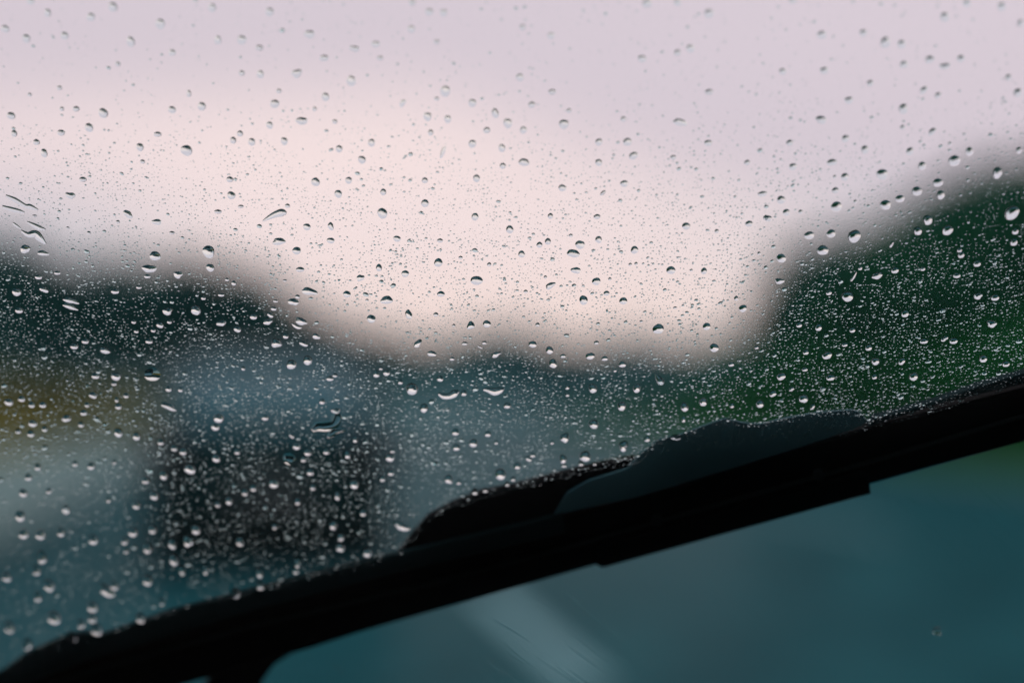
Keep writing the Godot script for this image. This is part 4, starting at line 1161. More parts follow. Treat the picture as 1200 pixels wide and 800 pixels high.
	drop(-14.6, 5.1, 3.29, 2.53, 35, 43, "raindrops over the pink middle sky", "medium slanted raindrop over the pink middle sky, sixth from left in fifth row")
	drop(-8.9, 5.7, 2.69, 2.85, 0, 43, "raindrops over the pink middle sky", "medium round raindrop over the pink middle sky, seventh from left in fifth row")
	small(-50.9, 14.5, 1.19, 0.95, 0)
	small(-79.5, 21.7, 1.49, 0.94, 0)
	drop(-74.7, 6.7, 4.46, 2.66, -25, 46, "raindrops over the left dark trees", "thick slanted white raindrop at the right end of the left trees")
	drop(-76.4, 4.8, 4.14, 1.39, -30, 49, "raindrops over the left dark trees", "thin slanted white streak under the thick slanted drop of the left trees")
	drop(-86.5, 6.5, 3.50, 2.21, 10, 54, "raindrops over the left dark trees", "medium slanted raindrop over the left dark trees, seventh from left in first row")
	small(-85.5, 9.0, 2.35, 1.76, -40)
	small(-84.1, 11.4, 2.08, 1.67, 0)
	small(-83.3, 14.2, 1.79, 1.26, 0)
	drop(-69.6, 1.1, 3.24, 2.16, -20, 52, "raindrops over the left dark trees", "small slanted raindrop over the left dark trees, sixth from left in second row")
	small(-80.5, 1.1, 2.04, 1.91, 0)
	small(-20.6, 5.1, 1.20, 1.27, 0)
	drop(17.7, 54.4, 2.60, 2.45, 0, 43, "raindrops over the rosy right sky", "medium round raindrop over the rosy right sky, third from left in second row")
	drop(38.7, 55.8, 2.59, 2.44, 0, 43, "raindrops over the rosy right sky", "medium round raindrop over the rosy right sky, sixth from left in second row")
	small(31.5, 52.6, 2.31, 1.22, 45)
	small(13.6, 44.6, 1.75, 2.15, 0)
	small(29.6, 44.3, 2.33, 1.84, 0)
	drop(60.1, 40.9, 2.91, 2.46, 0, 43, "raindrops over the rosy right sky", "medium oval raindrop over the rosy right sky, eighth from left in second row")
	drop(85.6, 52.1, 3.17, 1.83, 0, 43, "raindrops over the mauve right sky", "small flat wide raindrop over the mauve right sky, first from left in third row")
	small(81.5, 41.7, 2.61, 2.15, 0)
	small(87.1, 43.8, 1.74, 1.84, 0)
	small(70.6, 39.1, 1.45, 1.54, 0)
	drop(30.2, 36.2, 2.34, 2.47, 0, 43, "raindrops over the rosy right sky", "small round raindrop over the rosy right sky, fifth from left in second row")
	drop(23.8, 34.4, 3.22, 3.10, 0, 43, "raindrops over the rosy right sky", "rounder upper one of the close pair of raindrops right of mid sky")
	drop(21.5, 31.3, 4.11, 3.10, 0, 43, "raindrops over the rosy right sky", "bigger lower one of the close pair of raindrops right of mid sky")
	small(12.7, 35.6, 2.05, 2.48, 0)
	small(9.8, 34.4, 2.05, 2.17, 0)
	drop(3.6, 31.1, 2.35, 2.49, 0, 43, "raindrops over the rosy right sky", "small round raindrop over the rosy right sky, first from left in second row")
	drop(42.6, 32.5, 2.63, 2.79, 0, 43, "raindrops over the rosy right sky", "medium round raindrop over the rosy right sky, seventh from left in second row")
	drop(22.4, 25.2, 3.24, 2.49, 0, 43, "raindrops over the rosy right sky", "medium oval raindrop over the rosy right sky, fourth from left in second row")
	drop(55.3, 25.2, 3.23, 2.80, 0, 43, "raindrops over the rosy right sky", "medium oval raindrop over the rosy right sky, fifth from left in third row")
	small(66.7, 24.9, 2.06, 2.49, 0)
	drop(29.5, 21.2, 2.95, 2.81, 0, 43, "raindrops over the rosy right sky", "medium round raindrop over the rosy right sky, third from left in third row")
	drop(13.5, 19.7, 3.55, 2.19, 25, 43, "raindrops over the rosy right sky", "medium slanted raindrop over the rosy right sky, first from left in third row")
	drop(25.1, 14.4, 2.97, 3.45, 0, 43, "raindrops over the rosy right sky", "large round raindrop over the rosy right sky, second from left in third row")
	drop(39.0, 14.1, 2.96, 2.51, 0, 43, "raindrops over the rosy right sky", "medium oval raindrop over the rosy right sky, fourth from left in third row")
	small(33.1, 16.9, 2.07, 1.88, 0)
	small(4.9, 17.6, 1.48, 1.25, 0)
	small(11.8, 22.8, 1.18, 1.25, 0)
	small(34.2, 22.1, 1.18, 1.25, 0)
	small(41.2, 27.3, 1.18, 1.24, 0)
	small(43.2, 27.6, 1.17, 1.24, 0)
	small(20.6, 37.7, 1.46, 1.24, 0)
	drop(51.4, 3.8, 3.88, 3.78, 0, 43, "raindrops over the rosy right sky", "big black capped raindrop low in the peach glow, above the distant hedges")
	drop(68.3, 4.7, 2.68, 2.83, 0, 43, "raindrops over the rosy right sky", "medium round raindrop over the rosy right sky, sixth from left in third row")
	drop(80.7, 11.3, 2.66, 2.82, 0, 43, "raindrops over the mauve right sky", "medium round raindrop over the mauve right sky, first from left in fourth row")
	small(78.2, 15.0, 1.48, 1.87, 0)
	small(57.1, 11.6, 1.48, 0.94, 0)
	small(62.3, 25.2, 1.18, 0.93, 0)
	small(85.4, 31.2, 1.17, 1.24, 0)
	small(9.0, 5.4, 1.49, 1.58, 0)
	small(45.4, 6.6, 1.19, 0.94, 0)
	drop(125.4, 58.7, 3.72, 3.63, 0, 43, "raindrops over the mauve right sky", "large half black raindrop on the mauve sky above the right trees")
	drop(113.0, 57.8, 2.58, 2.73, 0, 43, "raindrops over the mauve right sky", "medium round raindrop over the mauve right sky, fourth from left in third row")
	small(110.1, 53.2, 2.30, 2.13, 0)
	drop(92.0, 50.0, 2.88, 2.74, 0, 43, "raindrops over the mauve right sky", "medium round raindrop over the mauve right sky, second from left in fourth row")
	drop(94.0, 45.6, 2.31, 2.45, 0, 43, "raindrops over the mauve right sky", "small round raindrop over the mauve right sky, fourth from left in fourth row")
	small(88.0, 43.5, 2.32, 2.14, 0)
	drop(110.8, 47.6, 3.75, 3.36, 0, 43, "raindrops over the mauve right sky", "large bird shaped raindrop where the mauve sky darkens left of the right trees")
	drop(127.3, 48.1, 3.46, 3.35, 0, 43, "raindrops over the right green trees", "large round raindrop over the right green trees, first from left in first row")
	drop(132.0, 50.2, 2.87, 2.43, 0, 43, "raindrops over the right green trees", "medium oval raindrop over the right green trees, second from left in first row")
	drop(137.5, 52.8, 3.15, 3.03, 0, 43, "raindrops over the right green trees", "large round raindrop over the right green trees, third from left in first row")
	drop(144.3, 55.7, 3.15, 2.72, 0, 43, "raindrops over the right green trees", "medium oval raindrop over the right green trees, fifth from left in first row")
	drop(145.6, 51.4, 2.56, 2.85, 0, 46, "raindrops over the right green trees", "medium round raindrop over the right green trees, sixth from left in first row")
	drop(163.8, 58.9, 3.09, 3.60, 0, 49, "raindrops over the right green trees", "large round raindrop over the right green trees, seventh from left in first row")
	small(98.8, 45.8, 1.44, 1.53, 0)
	small(109.6, 57.9, 1.15, 1.21, 0)
	small(117.0, 49.3, 1.15, 1.22, 0)
	drop(102.2, 37.5, 3.20, 2.77, 0, 43, "raindrops over the mauve right sky", "medium oval raindrop over the mauve right sky, fifth from left in fourth row")
	drop(109.6, 38.1, 2.89, 2.85, 0, 45, "raindrops over the right green trees", "medium round raindrop over the right green trees, third from left in second row")
	drop(117.5, 37.1, 4.52, 4.21, 32, 53, "raindrops over the right green trees", "large slanted raindrop with black top on the edge of the right trees")
	drop(107.1, 32.2, 3.71, 3.42, 0, 50, "raindrops over the right green trees", "large oval raindrop over the right green trees, second from left in second row")
	drop(93.1, 29.4, 3.22, 3.09, 0, 43, "raindrops over the mauve right sky", "large round raindrop over the mauve right sky, third from left in fourth row")
	drop(92.9, 21.2, 2.93, 2.20, 0, 44, "raindrops over the right green trees", "medium oval raindrop over the right green trees, first from left in second row")
	drop(142.0, 42.7, 3.07, 3.25, 0, 55, "raindrops over the right green trees", "medium oval raindrop over the right green trees, fourth from left in first row")
	drop(138.9, 38.9, 2.78, 2.99, 0, 58, "raindrops over the right green trees", "medium oval raindrop over the right green trees, fourth from left in second row")
	drop(148.9, 39.2, 3.89, 3.36, 28, 58, "raindrops over the right green trees", "large slanted raindrop over the right green trees, fifth from left in second row")
	drop(170.0, 45.2, 5.25, 4.45, 38, 58, "raindrops over the right green trees", "big worm shaped white raindrop over the right trees at the frame's edge")
	small(171.8, 38.7, 2.22, 2.24, 0)
	small(171.7, 34.9, 2.50, 2.62, 0)
	small(160.0, 27.3, 2.52, 2.26, 0)
	small(154.3, 30.4, 2.23, 2.25, 0)
	small(153.5, 23.1, 2.53, 1.89, 0)
	small(132.2, 25.0, 2.53, 2.26, 0)
	drop(126.3, 23.1, 3.94, 2.27, 25, 58, "raindrops over the right green trees", "slanted seed shaped white raindrop over the right trees")
	small(120.3, 25.8, 1.40, 1.51, 0)
	drop(118.2, 22.7, 3.66, 1.13, 65, 58, "raindrops over the right green trees", "thin upright scratch of water over the right trees")
	drop(116.6, 15.6, 3.96, 3.80, 0, 58, "raindrops over the right green trees", "white raindrop in a clear dark patch in the middle of the right trees")
	small(110.1, 17.0, 1.98, 1.90, 0)
	small(136.9, 9.3, 2.55, 2.67, 0)
	drop(161.4, 15.7, 3.10, 2.27, 0, 58, "raindrops over the right green trees", "small flat wide raindrop over the right green trees, sixth from left in second row")
	small(167.3, 15.1, 2.82, 2.27, 0)
	drop(167.1, 5.6, 3.40, 2.67, 0, 58, "raindrops over the right green trees", "medium flat wide raindrop over the right green trees, seventh from left in second row")
	small(119.1, 3.3, 1.99, 1.92, 0)
	small(107.3, 4.3, 2.28, 2.68, 0)
	small(100.5, 5.2, 2.00, 1.92, 0)
	small(153.6, 32.1, 1.67, 1.50, 0)
	small(141.7, 25.5, 1.68, 1.51, 0)
	small(130.4, 34.2, 2.23, 1.12, 65)
	small(151.7, 0.5, 1.71, 1.53, 0)
	small(-152.7, -0.8, 2.62, 1.96, 0)
	small(-156.9, -2.7, 2.92, 2.35, 0)
	drop(-146.0, -4.3, 3.79, 2.35, -15, 58, "raindrops over the left dark trees", "medium slanted raindrop over the left dark trees, first from left in second row")
	small(-129.7, -0.8, 2.62, 1.95, 0)
	small(-150.4, -14.0, 2.94, 2.37, 0)
	drop(-143.0, -14.2, 3.52, 3.16, 0, 58, "raindrops over the ochre left verge", "heart shaped white raindrop over the ochre verge below the left trees")
	small(-144.0, -17.0, 2.06, 1.58, 0)
	small(-140.1, -21.6, 2.06, 1.98, 0)
	small(-143.3, -25.8, 2.37, 2.38, 0)
	small(-124.3, -18.9, 2.35, 2.37, 0)
	small(-120.0, -19.2, 1.76, 1.98, 0)
	drop(-125.0, -25.8, 5.91, 2.38, -25, 58, "raindrops over the ochre left verge", "long slanted white raindrop between the ochre verge and the car ahead")
	drop(-119.3, -50.5, 4.50, 3.63, -30, 58, "raindrops over the dark car ahead", "thick slanted white raindrop on the left flank of the dark car")
	small(-178.5, -22.9, 2.66, 2.39, 0)
	drop(-183.4, -24.2, 3.26, 2.79, 0, 58, "raindrops over the ochre left verge", "medium flat wide raindrop over the ochre left verge, first from the left")
	small(-175.1, -25.2, 2.37, 2.39, 0)
	small(-171.0, -25.2, 2.67, 2.39, 0)
	drop(-162.9, -30.5, 3.56, 2.79, 0, 58, "raindrops over the ochre left verge", "medium flat wide raindrop over the ochre left verge, third from the left")
	small(-156.3, -28.2, 2.67, 2.39, 0)
	small(-157.8, -32.8, 2.08, 2.40, 0)
	drop(-175.6, -32.5, 3.27, 2.80, -20, 58, "raindrops over the ochre left verge", "medium slanted raindrop over the ochre left verge, second from the left")
	small(-171.5, -34.6, 2.09, 2.40, 0)
	small(-176.8, -36.5, 2.69, 2.81, 0)
	small(-181.4, -35.6, 2.09, 2.00, 0)
	small(-152.2, -21.5, 2.95, 2.38, -25)
	drop(-144.4, -36.0, 3.27, 3.60, 0, 58, "raindrops over the ochre left verge", "medium oval raindrop over the ochre left verge, fourth from the left")
	drop(-137.9, -37.4, 2.98, 3.20, 0, 58, "raindrops over the ochre left verge", "medium oval raindrop over the ochre left verge, fifth from the left")
	small(-129.1, -39.8, 2.38, 2.40, 0)
	small(-124.3, -42.2, 2.39, 2.41, 0)
	small(-121.2, -43.5, 2.69, 2.81, 0)
	drop(-109.2, -46.1, 2.99, 3.21, 0, 58, "raindrops over the dark car ahead", "medium oval raindrop over the dark car ahead, second from left in first row")
	drop(-107.0, -30.3, 3.85, 3.58, -20, 58, "raindrops over the dark car ahead", "tick shaped white raindrop over the left rear pillar of the dark car")
	drop(-108.5, -33.7, 3.26, 2.79, -25, 58, "raindrops over the dark car ahead", "medium slanted raindrop over the dark car ahead, first from left in first row")
	small(-101.2, -43.5, 2.09, 2.40, 0)
	small(-96.6, -11.1, 1.46, 1.57, 0)
	drop(-155.9, -49.4, 3.00, 2.83, 0, 58, "raindrops over the wet left pavement", "medium oval raindrop over the wet left pavement, fourth from the left")
	small(-161.8, -48.4, 2.10, 2.42, 0)
	small(-175.9, -49.8, 2.41, 2.83, 0)
	small(-147.1, -47.7, 1.50, 2.02, 0)
	small(-179.9, -53.9, 2.72, 2.84, 0)
	drop(-182.6, -60.4, 3.33, 3.26, 0, 58, "raindrops over the wet left pavement", "medium oval raindrop over the wet left pavement, second from the left")
	drop(-129.3, -52.9, 3.01, 3.64, 0, 58, "raindrops over the wet left pavement", "medium round raindrop over the wet left pavement, eighth from the left")
	small(-136.2, -55.1, 2.71, 2.83, 0)
	drop(-133.6, -61.3, 3.32, 3.25, 0, 58, "raindrops over the wet left pavement", "medium oval raindrop over the wet left pavement, seventh from the left")
	drop(-140.7, -65.1, 3.03, 3.26, 0, 58, "raindrops over the wet left pavement", "medium oval raindrop over the wet left pavement, fifth from the left")
	small(-167.3, -66.3, 2.73, 2.86, 0)
	small(-150.9, -62.8, 1.82, 2.85, 0)
	small(-96.3, -58.0, 2.41, 2.83, 0)
	small(-99.6, -59.8, 2.41, 2.83, 0)
	drop(-105.8, -63.2, 2.72, 3.25, 0, 58, "raindrops over the dark car ahead", "medium round raindrop over the dark car ahead, third from left in second row")
	small(-110.1, -64.7, 2.12, 2.44, 0)
	drop(-129.7, -13.4, 5.57, 5.12, 0, 22, "raindrops over the ochre left verge", "dark rimmed hollow looking raindrop below the left trees")
	small(-154.8, -25.2, 1.78, 1.99, 0)
	small(-143.7, -23.2, 1.48, 1.98, 0)
	small(-172.9, -59.4, 2.12, 2.44, 0)
	drop(-84.0, -1.6, 4.06, 3.12, 0, 58, "raindrops over the left dark trees", "large flat wide raindrop over the left dark trees, third from left in second row")
	small(-74.3, -1.7, 3.20, 1.91, -25)
	drop(-79.1, -9.6, 3.79, 3.52, 0, 58, "raindrops over the left dark trees", "large oval raindrop over the left dark trees, fourth from left in second row")
	drop(-73.2, -8.0, 3.20, 3.52, 0, 58, "raindrops over the left dark trees", "medium oval raindrop over the left dark trees, fifth from left in second row")
	small(-65.6, -14.9, 2.63, 1.96, 0)
	small(-63.7, -13.7, 1.75, 1.57, 0)
	small(-48.8, -13.2, 2.33, 2.74, 0)
	small(-45.1, -12.6, 2.33, 2.74, -45)
	small(-47.1, -11.1, 1.46, 1.16, 0)
	small(-40.3, -16.2, 1.75, 1.96, 0)
	small(-26.0, -14.9, 2.34, 2.32, -20)
	drop(-36.2, -18.9, 4.38, 4.32, 0, 58, "raindrops over the far grey road", "fat bright raindrop with a black tuft on top in mid screen")
	drop(-32.1, -26.2, 2.94, 3.55, 0, 58, "raindrops over the far grey road", "bright raindrop with dark upright tail under the fat mid screen drop")
	small(-17.6, -20.4, 2.05, 2.36, 0)
	drop(-33.5, -1.6, 3.61, 2.23, 60, 43, "raindrops over the far grey road", "upright two part raindrop under the glow where left trees end")
	drop(-28.7, -5.4, 3.29, 2.32, 0, 46, "raindrops over the far grey road", "medium flat wide raindrop over the far grey road, first from left in first row")
	drop(-5.8, -5.7, 3.29, 2.33, 20, 46, "raindrops over the far grey road", "medium slanted raindrop over the far grey road, second from left in first row")
	small(-2.1, -25.2, 2.63, 2.36, 0)
	small(-16.9, -1.6, 2.10, 1.59, 0)
	small(-9.9, -1.3, 1.80, 1.59, 0)
	small(-11.5, -2.9, 2.11, 0.95, -35)
	small(-21.5, -7.3, 1.79, 1.71, 0)
	small(-68.9, -23.7, 2.06, 2.37, 0)
	drop(-64.1, -27.3, 3.24, 2.37, 0, 58, "raindrops over the dark car ahead", "small flat wide raindrop over the dark car ahead, fifth from left in first row")
	small(-90.0, -30.0, 2.66, 2.38, 0)
	drop(-79.2, -41.3, 2.97, 2.80, 0, 58, "raindrops over the dark car ahead", "medium oval raindrop over the dark car ahead, fourth from left in first row")
	small(-75.3, -43.7, 2.68, 2.80, 0)
	small(-68.4, -43.4, 2.38, 2.40, 0)
	small(-57.6, -38.6, 1.78, 2.39, 0)
	small(-80.8, -37.1, 2.37, 1.59, -50)
	small(-77.0, -46.4, 2.09, 2.41, 0)
	drop(-45.2, -45.6, 3.57, 3.20, 0, 58, "raindrops over the far grey road", "medium oval raindrop over the far grey road, first from left in third row")
	small(-44.1, -43.0, 1.78, 1.60, 0)
	small(-21.0, -35.5, 2.66, 2.78, 0)
	small(-20.8, -41.5, 2.67, 2.79, 0)
	small(-9.3, -36.2, 2.36, 2.38, 0)
	drop(-14.6, -39.8, 3.25, 3.18, 0, 58, "raindrops over the far grey road", "medium oval raindrop over the far grey road, third from left in third row")
	small(-6.3, -39.6, 1.48, 1.59, 0)
	drop(-24.0, -54.2, 2.69, 4.01, 0, 58, "raindrops over the far grey road", "medium tall raindrop over the far grey road, second from left in third row")
	small(-20.3, -55.4, 1.79, 2.01, 0)
	drop(-4.9, -52.1, 4.17, 4.40, 0, 58, "raindrops over the far grey road", "fat bright raindrop sitting right above the rising edge of the wiper's black block")
	small(-2.5, -56.0, 1.79, 2.01, 0)
	small(-14.4, -59.1, 2.39, 2.82, 0)
	small(-10.6, -58.5, 2.09, 2.01, 0)
	small(-48.3, -54.1, 2.09, 2.41, 0)
	small(-45.1, -51.7, 2.39, 2.41, 0)
	drop(-58.8, -56.4, 3.30, 3.63, 0, 58, "raindrops over the dark car ahead", "medium oval raindrop over the dark car ahead, seventh from left in first row")
	drop(-88.6, -56.2, 3.60, 3.63, 0, 58, "raindrops over the dark car ahead", "large oval raindrop over the dark car ahead, third from left in first row")
	small(-74.8, -51.5, 2.69, 2.81, 0)
	drop(-65.3, -61.0, 2.41, 3.23, 0, 58, "raindrops over the dark car ahead", "small round raindrop over the dark car ahead, sixth from left in first row")
	small(-80.2, -63.5, 2.11, 2.84, 0)
	small(-60.7, -44.6, 2.08, 3.20, 0)
	small(-74.2, -57.7, 2.10, 2.42, 0)
	drop(-82.3, -46.2, 4.77, 4.41, -20, 22, "raindrops over the dark car ahead", "dark hooked smear of water over the rear of the dark car")
	drop(7.2, -1.9, 3.00, 2.54, 0, 43, "raindrops over the far grey road", "medium oval raindrop over the far grey road, third from left in first row")
	drop(13.2, -4.1, 2.70, 2.91, 0, 44, "raindrops over the far grey road", "medium round raindrop over the far grey road, fourth from left in first row")
	small(18.0, -6.3, 2.08, 1.68, 0)
	drop(14.4, -9.1, 2.96, 3.52, 0, 50, "raindrops over the far grey road", "medium round raindrop over the far grey road, fifth from left in first row")
	small(29.7, -1.3, 1.80, 1.58, 0)
	drop(27.6, -6.3, 3.27, 2.68, 0, 47, "raindrops over the far grey road", "medium oval raindrop over the far grey road, sixth from left in first row")
	small(32.7, -7.2, 2.37, 2.04, 0)
	small(39.0, -9.4, 2.66, 2.47, 0)
	small(36.4, -11.7, 1.17, 1.47, 0)
	drop(28.6, -18.6, 2.91, 3.52, 0, 58, "raindrops over the far grey road", "medium round raindrop over the far grey road, first from left in second row")
	drop(44.3, -18.5, 2.62, 3.52, 0, 58, "raindrops over the far grey road", "medium round raindrop over the far grey road, fourth from left in second row")
	small(52.7, -16.0, 2.32, 2.73, 0)
	drop(39.0, -25.4, 2.92, 3.53, 0, 58, "raindrops over the far grey road", "medium round raindrop over the far grey road, third from left in second row")
	drop(29.0, -32.3, 3.52, 3.55, 0, 58, "raindrops over the far grey road", "large oval raindrop over the far grey road, second from left in second row")
	drop(61.4, -25.7, 2.62, 3.53, 0, 58, "raindrops over the far grey road", "medium round raindrop over the far grey road, fifth from left in second row")
	drop(68.0, -23.7, 2.91, 3.13, 0, 58, "raindrops over the far grey road", "medium oval raindrop over the far grey road, sixth from left in second row")
	drop(71.2, -3.2, 3.29, 3.16, 0, 43, "raindrops over the far grey road", "black capped raindrop where the peach glow meets the green bank")
	small(77.4, -9.4, 2.06, 1.76, 0)
	small(86.1, -3.1, 1.46, 1.44, 0)
	drop(88.2, -24.4, 2.62, 3.13, 0, 58, "raindrops over the right green trees", "medium round raindrop over the right green trees, first from left in third row")
	small(61.2, -30.4, 1.46, 2.36, 0)
	small(48.3, -38.0, 2.06, 2.37, 0)
	drop(58.7, -37.3, 3.53, 2.37, 0, 58, "raindrops over the black wiper blade", "flat wide raindrop over the slate grey connector plate of the wiper")
	drop(39.8, -40.8, 2.95, 4.36, 0, 58, "raindrops over the far grey road", "large round raindrop over the far grey road, sixth from left in third row")
	drop(18.6, -37.6, 2.95, 3.96, 0, 58, "raindrops over the far grey road", "medium round raindrop over the far grey road, fifth from left in third row")
	drop(26.0, -44.9, 4.14, 3.98, 0, 58, "raindrops over the far grey road", "fat raindrop with black cap touching the upper edge of the wiper block, right half")
	small(24.5, -47.8, 2.08, 1.99, 0)
	small(29.4, -47.8, 1.48, 1.59, 0)
	drop(18.0, -46.0, 2.37, 3.58, 0, 58, "raindrops over the far grey road", "medium tall raindrop over the far grey road, fourth from left in third row")
	small(18.3, -48.6, 2.08, 1.60, 0)
	small(5.4, -45.9, 2.67, 1.99, -35)
	small(6.9, -44.5, 2.07, 1.99, 0)
	small(1.3, -48.8, 2.38, 2.80, 0)
	small(9.3, -55.7, 1.49, 2.00, 0)
	small(-0.3, -54.0, 1.79, 2.00, 0)
	small(19.5, -18.1, 1.45, 1.96, 0)
	small(19.5, -21.0, 1.46, 1.57, 0)
	small(14.0, -39.5, 1.48, 1.59, 0)
	small(78.3, -25.1, 1.46, 1.96, 0)
	small(103.4, -4.9, 2.01, 1.93, 0)
	drop(110.9, -6.1, 3.44, 2.70, 0, 58, "raindrops over the right green trees", "medium flat wide raindrop over the right green trees, fourth from left in third row")
	small(125.2, -3.2, 2.29, 2.31, 0)
	drop(127.9, -8.3, 2.87, 2.70, 0, 58, "raindrops over the right green trees", "medium oval raindrop over the right green trees, fifth from left in third row")
	small(137.1, -8.3, 2.58, 2.31, 50)
	small(144.2, -0.8, 2.85, 1.92, 0)
	small(154.5, -0.7, 2.85, 2.30, 0)
	small(150.9, -0.2, 1.71, 1.53, 0)
	drop(165.4, -7.3, 2.86, 2.69, 0, 58, "raindrops over the right green trees", "medium oval raindrop over the right green trees, seventh from left in third row")
	small(173.5, -9.2, 2.58, 2.31, 0)
	drop(141.7, -14.0, 3.17, 3.09, 0, 58, "raindrops over the right green trees", "medium oval raindrop over the right green trees, sixth from left in third row")
	small(128.0, -14.1, 1.73, 1.94, 0)
	small(112.6, -14.4, 2.88, 2.33, 0)
	drop(95.2, -14.0, 3.18, 2.72, 20, 58, "raindrops over the right green trees", "medium slanted raindrop over the right green trees, second from left in third row")
	small(103.4, -11.3, 2.02, 1.55, 0)
	drop(103.5, -22.4, 3.19, 3.12, 0, 58, "raindrops over the right green trees", "medium oval raindrop over the right green trees, third from left in third row")
	small(92.6, -20.5, 2.61, 2.34, 30)
	small(99.1, -18.7, 2.03, 1.56, 35)
	small(116.8, -2.1, 2.00, 1.54, 0)
	small(106.9, -25.5, 2.32, 1.56, 60)
	drop(-185.0, -69.7, 3.96, 4.51, 0, 58, "raindrops over the wet left pavement", "large oval raindrop over the wet left pavement, first from the left")
	drop(-184.7, -77.2, 3.98, 4.12, 0, 58, "raindrops over the teal lower left road", "large oval raindrop over the teal lower left road, first from left in first row")
	drop(-178.3, -77.5, 3.67, 4.11, 0, 58, "raindrops over the teal lower left road", "large oval raindrop over the teal lower left road, second from left in first row")
	drop(-170.4, -76.4, 3.06, 3.70, 0, 58, "raindrops over the teal lower left road", "medium round raindrop over the teal lower left road, third from left in first row")
	drop(-167.4, -67.3, 3.04, 3.27, 0, 58, "raindrops over the wet left pavement", "medium oval raindrop over the wet left pavement, third from the left")
	drop(-158.5, -79.5, 3.67, 4.11, 0, 58, "raindrops over the teal lower left road", "large oval raindrop over the teal lower left road, fourth from left in first row")
	drop(-143.1, -76.3, 3.66, 3.69, 0, 58, "raindrops over the teal lower left road", "large oval raindrop over the teal lower left road, sixth from left in first row")
	drop(-146.6, -79.9, 2.75, 3.29, 0, 58, "raindrops over the teal lower left road", "medium round raindrop over the teal lower left road, fifth from left in first row")
	drop(-138.2, -83.0, 3.37, 4.12, 0, 58, "raindrops over the teal lower left road", "large round raindrop over the teal lower left road, fifth from left in second row")
	drop(-135.6, -75.2, 2.74, 3.69, 0, 58, "raindrops over the wet left pavement", "medium round raindrop over the wet left pavement, sixth from the left")
	drop(-128.7, -81.1, 3.06, 4.11, 0, 58, "raindrops over the teal lower left road", "medium round raindrop over the teal lower left road, seventh from left in first row")
	drop(-122.5, -79.9, 3.67, 4.93, 0, 58, "raindrops over the dark car ahead", "large round raindrop over the dark car ahead, first from left in second row")
	drop(-119.2, -75.1, 3.35, 4.09, 0, 58, "raindrops over the dark car ahead", "large round raindrop over the dark car ahead, second from left in second row")
	drop(-128.7, -87.8, 3.38, 4.54, 0, 58, "raindrops over the teal lower left road", "large round raindrop over the teal lower left road, seventh from left in second row")
	drop(-139.5, -96.5, 3.71, 4.57, 0, 58, "raindrops over the teal lower left road", "large round raindrop over the teal lower left road, sixth from left in second row")
	drop(-103.0, -80.0, 2.75, 3.69, 0, 58, "raindrops over the dark car ahead", "medium round raindrop over the dark car ahead, fourth from left in second row")
	drop(-178.8, -87.0, 3.69, 4.97, 0, 58, "raindrops over the teal lower left road", "large round raindrop over the teal lower left road, third from left in second row")
	drop(-181.7, -92.5, 3.40, 4.15, 0, 58, "raindrops over the teal lower left road", "large round raindrop over the teal lower left road, second from left in second row")
	drop(-177.6, -98.9, 4.03, 5.00, 0, 58, "raindrops over the teal lower left road", "large round raindrop over the teal lower left road, fourth from left in second row")
	drop(-182.5, -103.8, 3.11, 4.18, 0, 58, "raindrops over the teal lower left road", "medium round raindrop over the teal lower left road, third from left in third row")
	drop(-155.6, -101.0, 6.82, 4.17, -40, 58, "raindrops over the teal lower left road", "double raindrop made of two merged beads, low on the teal road")
	drop(-152.5, -98.9, 3.10, 3.75, 0, 58, "raindrops over the teal lower left road", "medium round raindrop over the teal lower left road, seventh from left in third row")
	drop(-161.9, -108.0, 4.05, 4.61, 0, 58, "raindrops over the teal lower left road", "large oval raindrop over the teal lower left road, fifth from left in third row")
	drop(-162.5, -112.8, 3.44, 4.20, 0, 58, "raindrops over the teal lower left road", "large round raindrop over the teal lower left road, sixth from left in third row")
	drop(-177.3, -112.8, 5.00, 5.88, 0, 58, "raindrops over the teal lower left road", "biggest blurred raindrop in the lower left corner, on the teal road")
	drop(-161.4, -117.9, 4.39, 5.05, 0, 58, "raindrops over the black wiper blade", "big raindrop just above the wiper's rubber edge in the lower left corner")
	drop(-171.3, -121.4, 3.46, 4.65, 0, 58, "raindrops over the black wiper blade", "dim raindrop lying on the wiper's rubber edge in the lower left")
	drop(-143.7, -112.7, 3.74, 4.19, 0, 58, "raindrops over the black wiper blade", "large oval raindrop over the black wiper blade, first from the left")
	drop(-106.2, -101.8, 3.40, 4.16, 0, 58, "raindrops over the black wiper blade", "large round raindrop over the black wiper blade, second from the left")
	drop(-125.9, -92.2, 2.77, 3.72, 0, 58, "raindrops over the road by the wiper's arm", "medium round raindrop over the road by the wiper's arm, first from the left")
	drop(-116.8, -91.8, 2.77, 3.72, 0, 58, "raindrops over the road by the wiper's arm", "medium round raindrop over the road by the wiper's arm, second from the left")
	drop(-195.3, -117.1, 4.08, 5.06, 0, 58, "raindrops over the teal lower left road", "large round raindrop over the teal lower left road, first from left in third row")
	drop(-167.0, -115.5, 3.13, 3.79, 0, 58, "raindrops over the teal lower left road", "medium round raindrop over the teal lower left road, fourth from left in third row")
	drop(-189.0, -124.5, 3.78, 5.08, 0, 58, "raindrops over the teal lower left road", "large round raindrop over the teal lower left road, second from left in third row")
	small(-134.9, -105.7, 2.17, 3.34, 0)
	small(-146.4, -83.8, 2.15, 2.89, 0)
	drop(-193.5, -95.5, 3.10, 4.16, 0, 58, "raindrops over the teal lower left road", "medium round raindrop over the teal lower left road, first from left in second row")
	drop(-67.5, -73.1, 2.73, 3.67, 0, 58, "raindrops over the dark car ahead", "medium round raindrop over the dark car ahead, fifth from left in second row")
	small(-56.1, -67.9, 2.41, 2.84, 0)
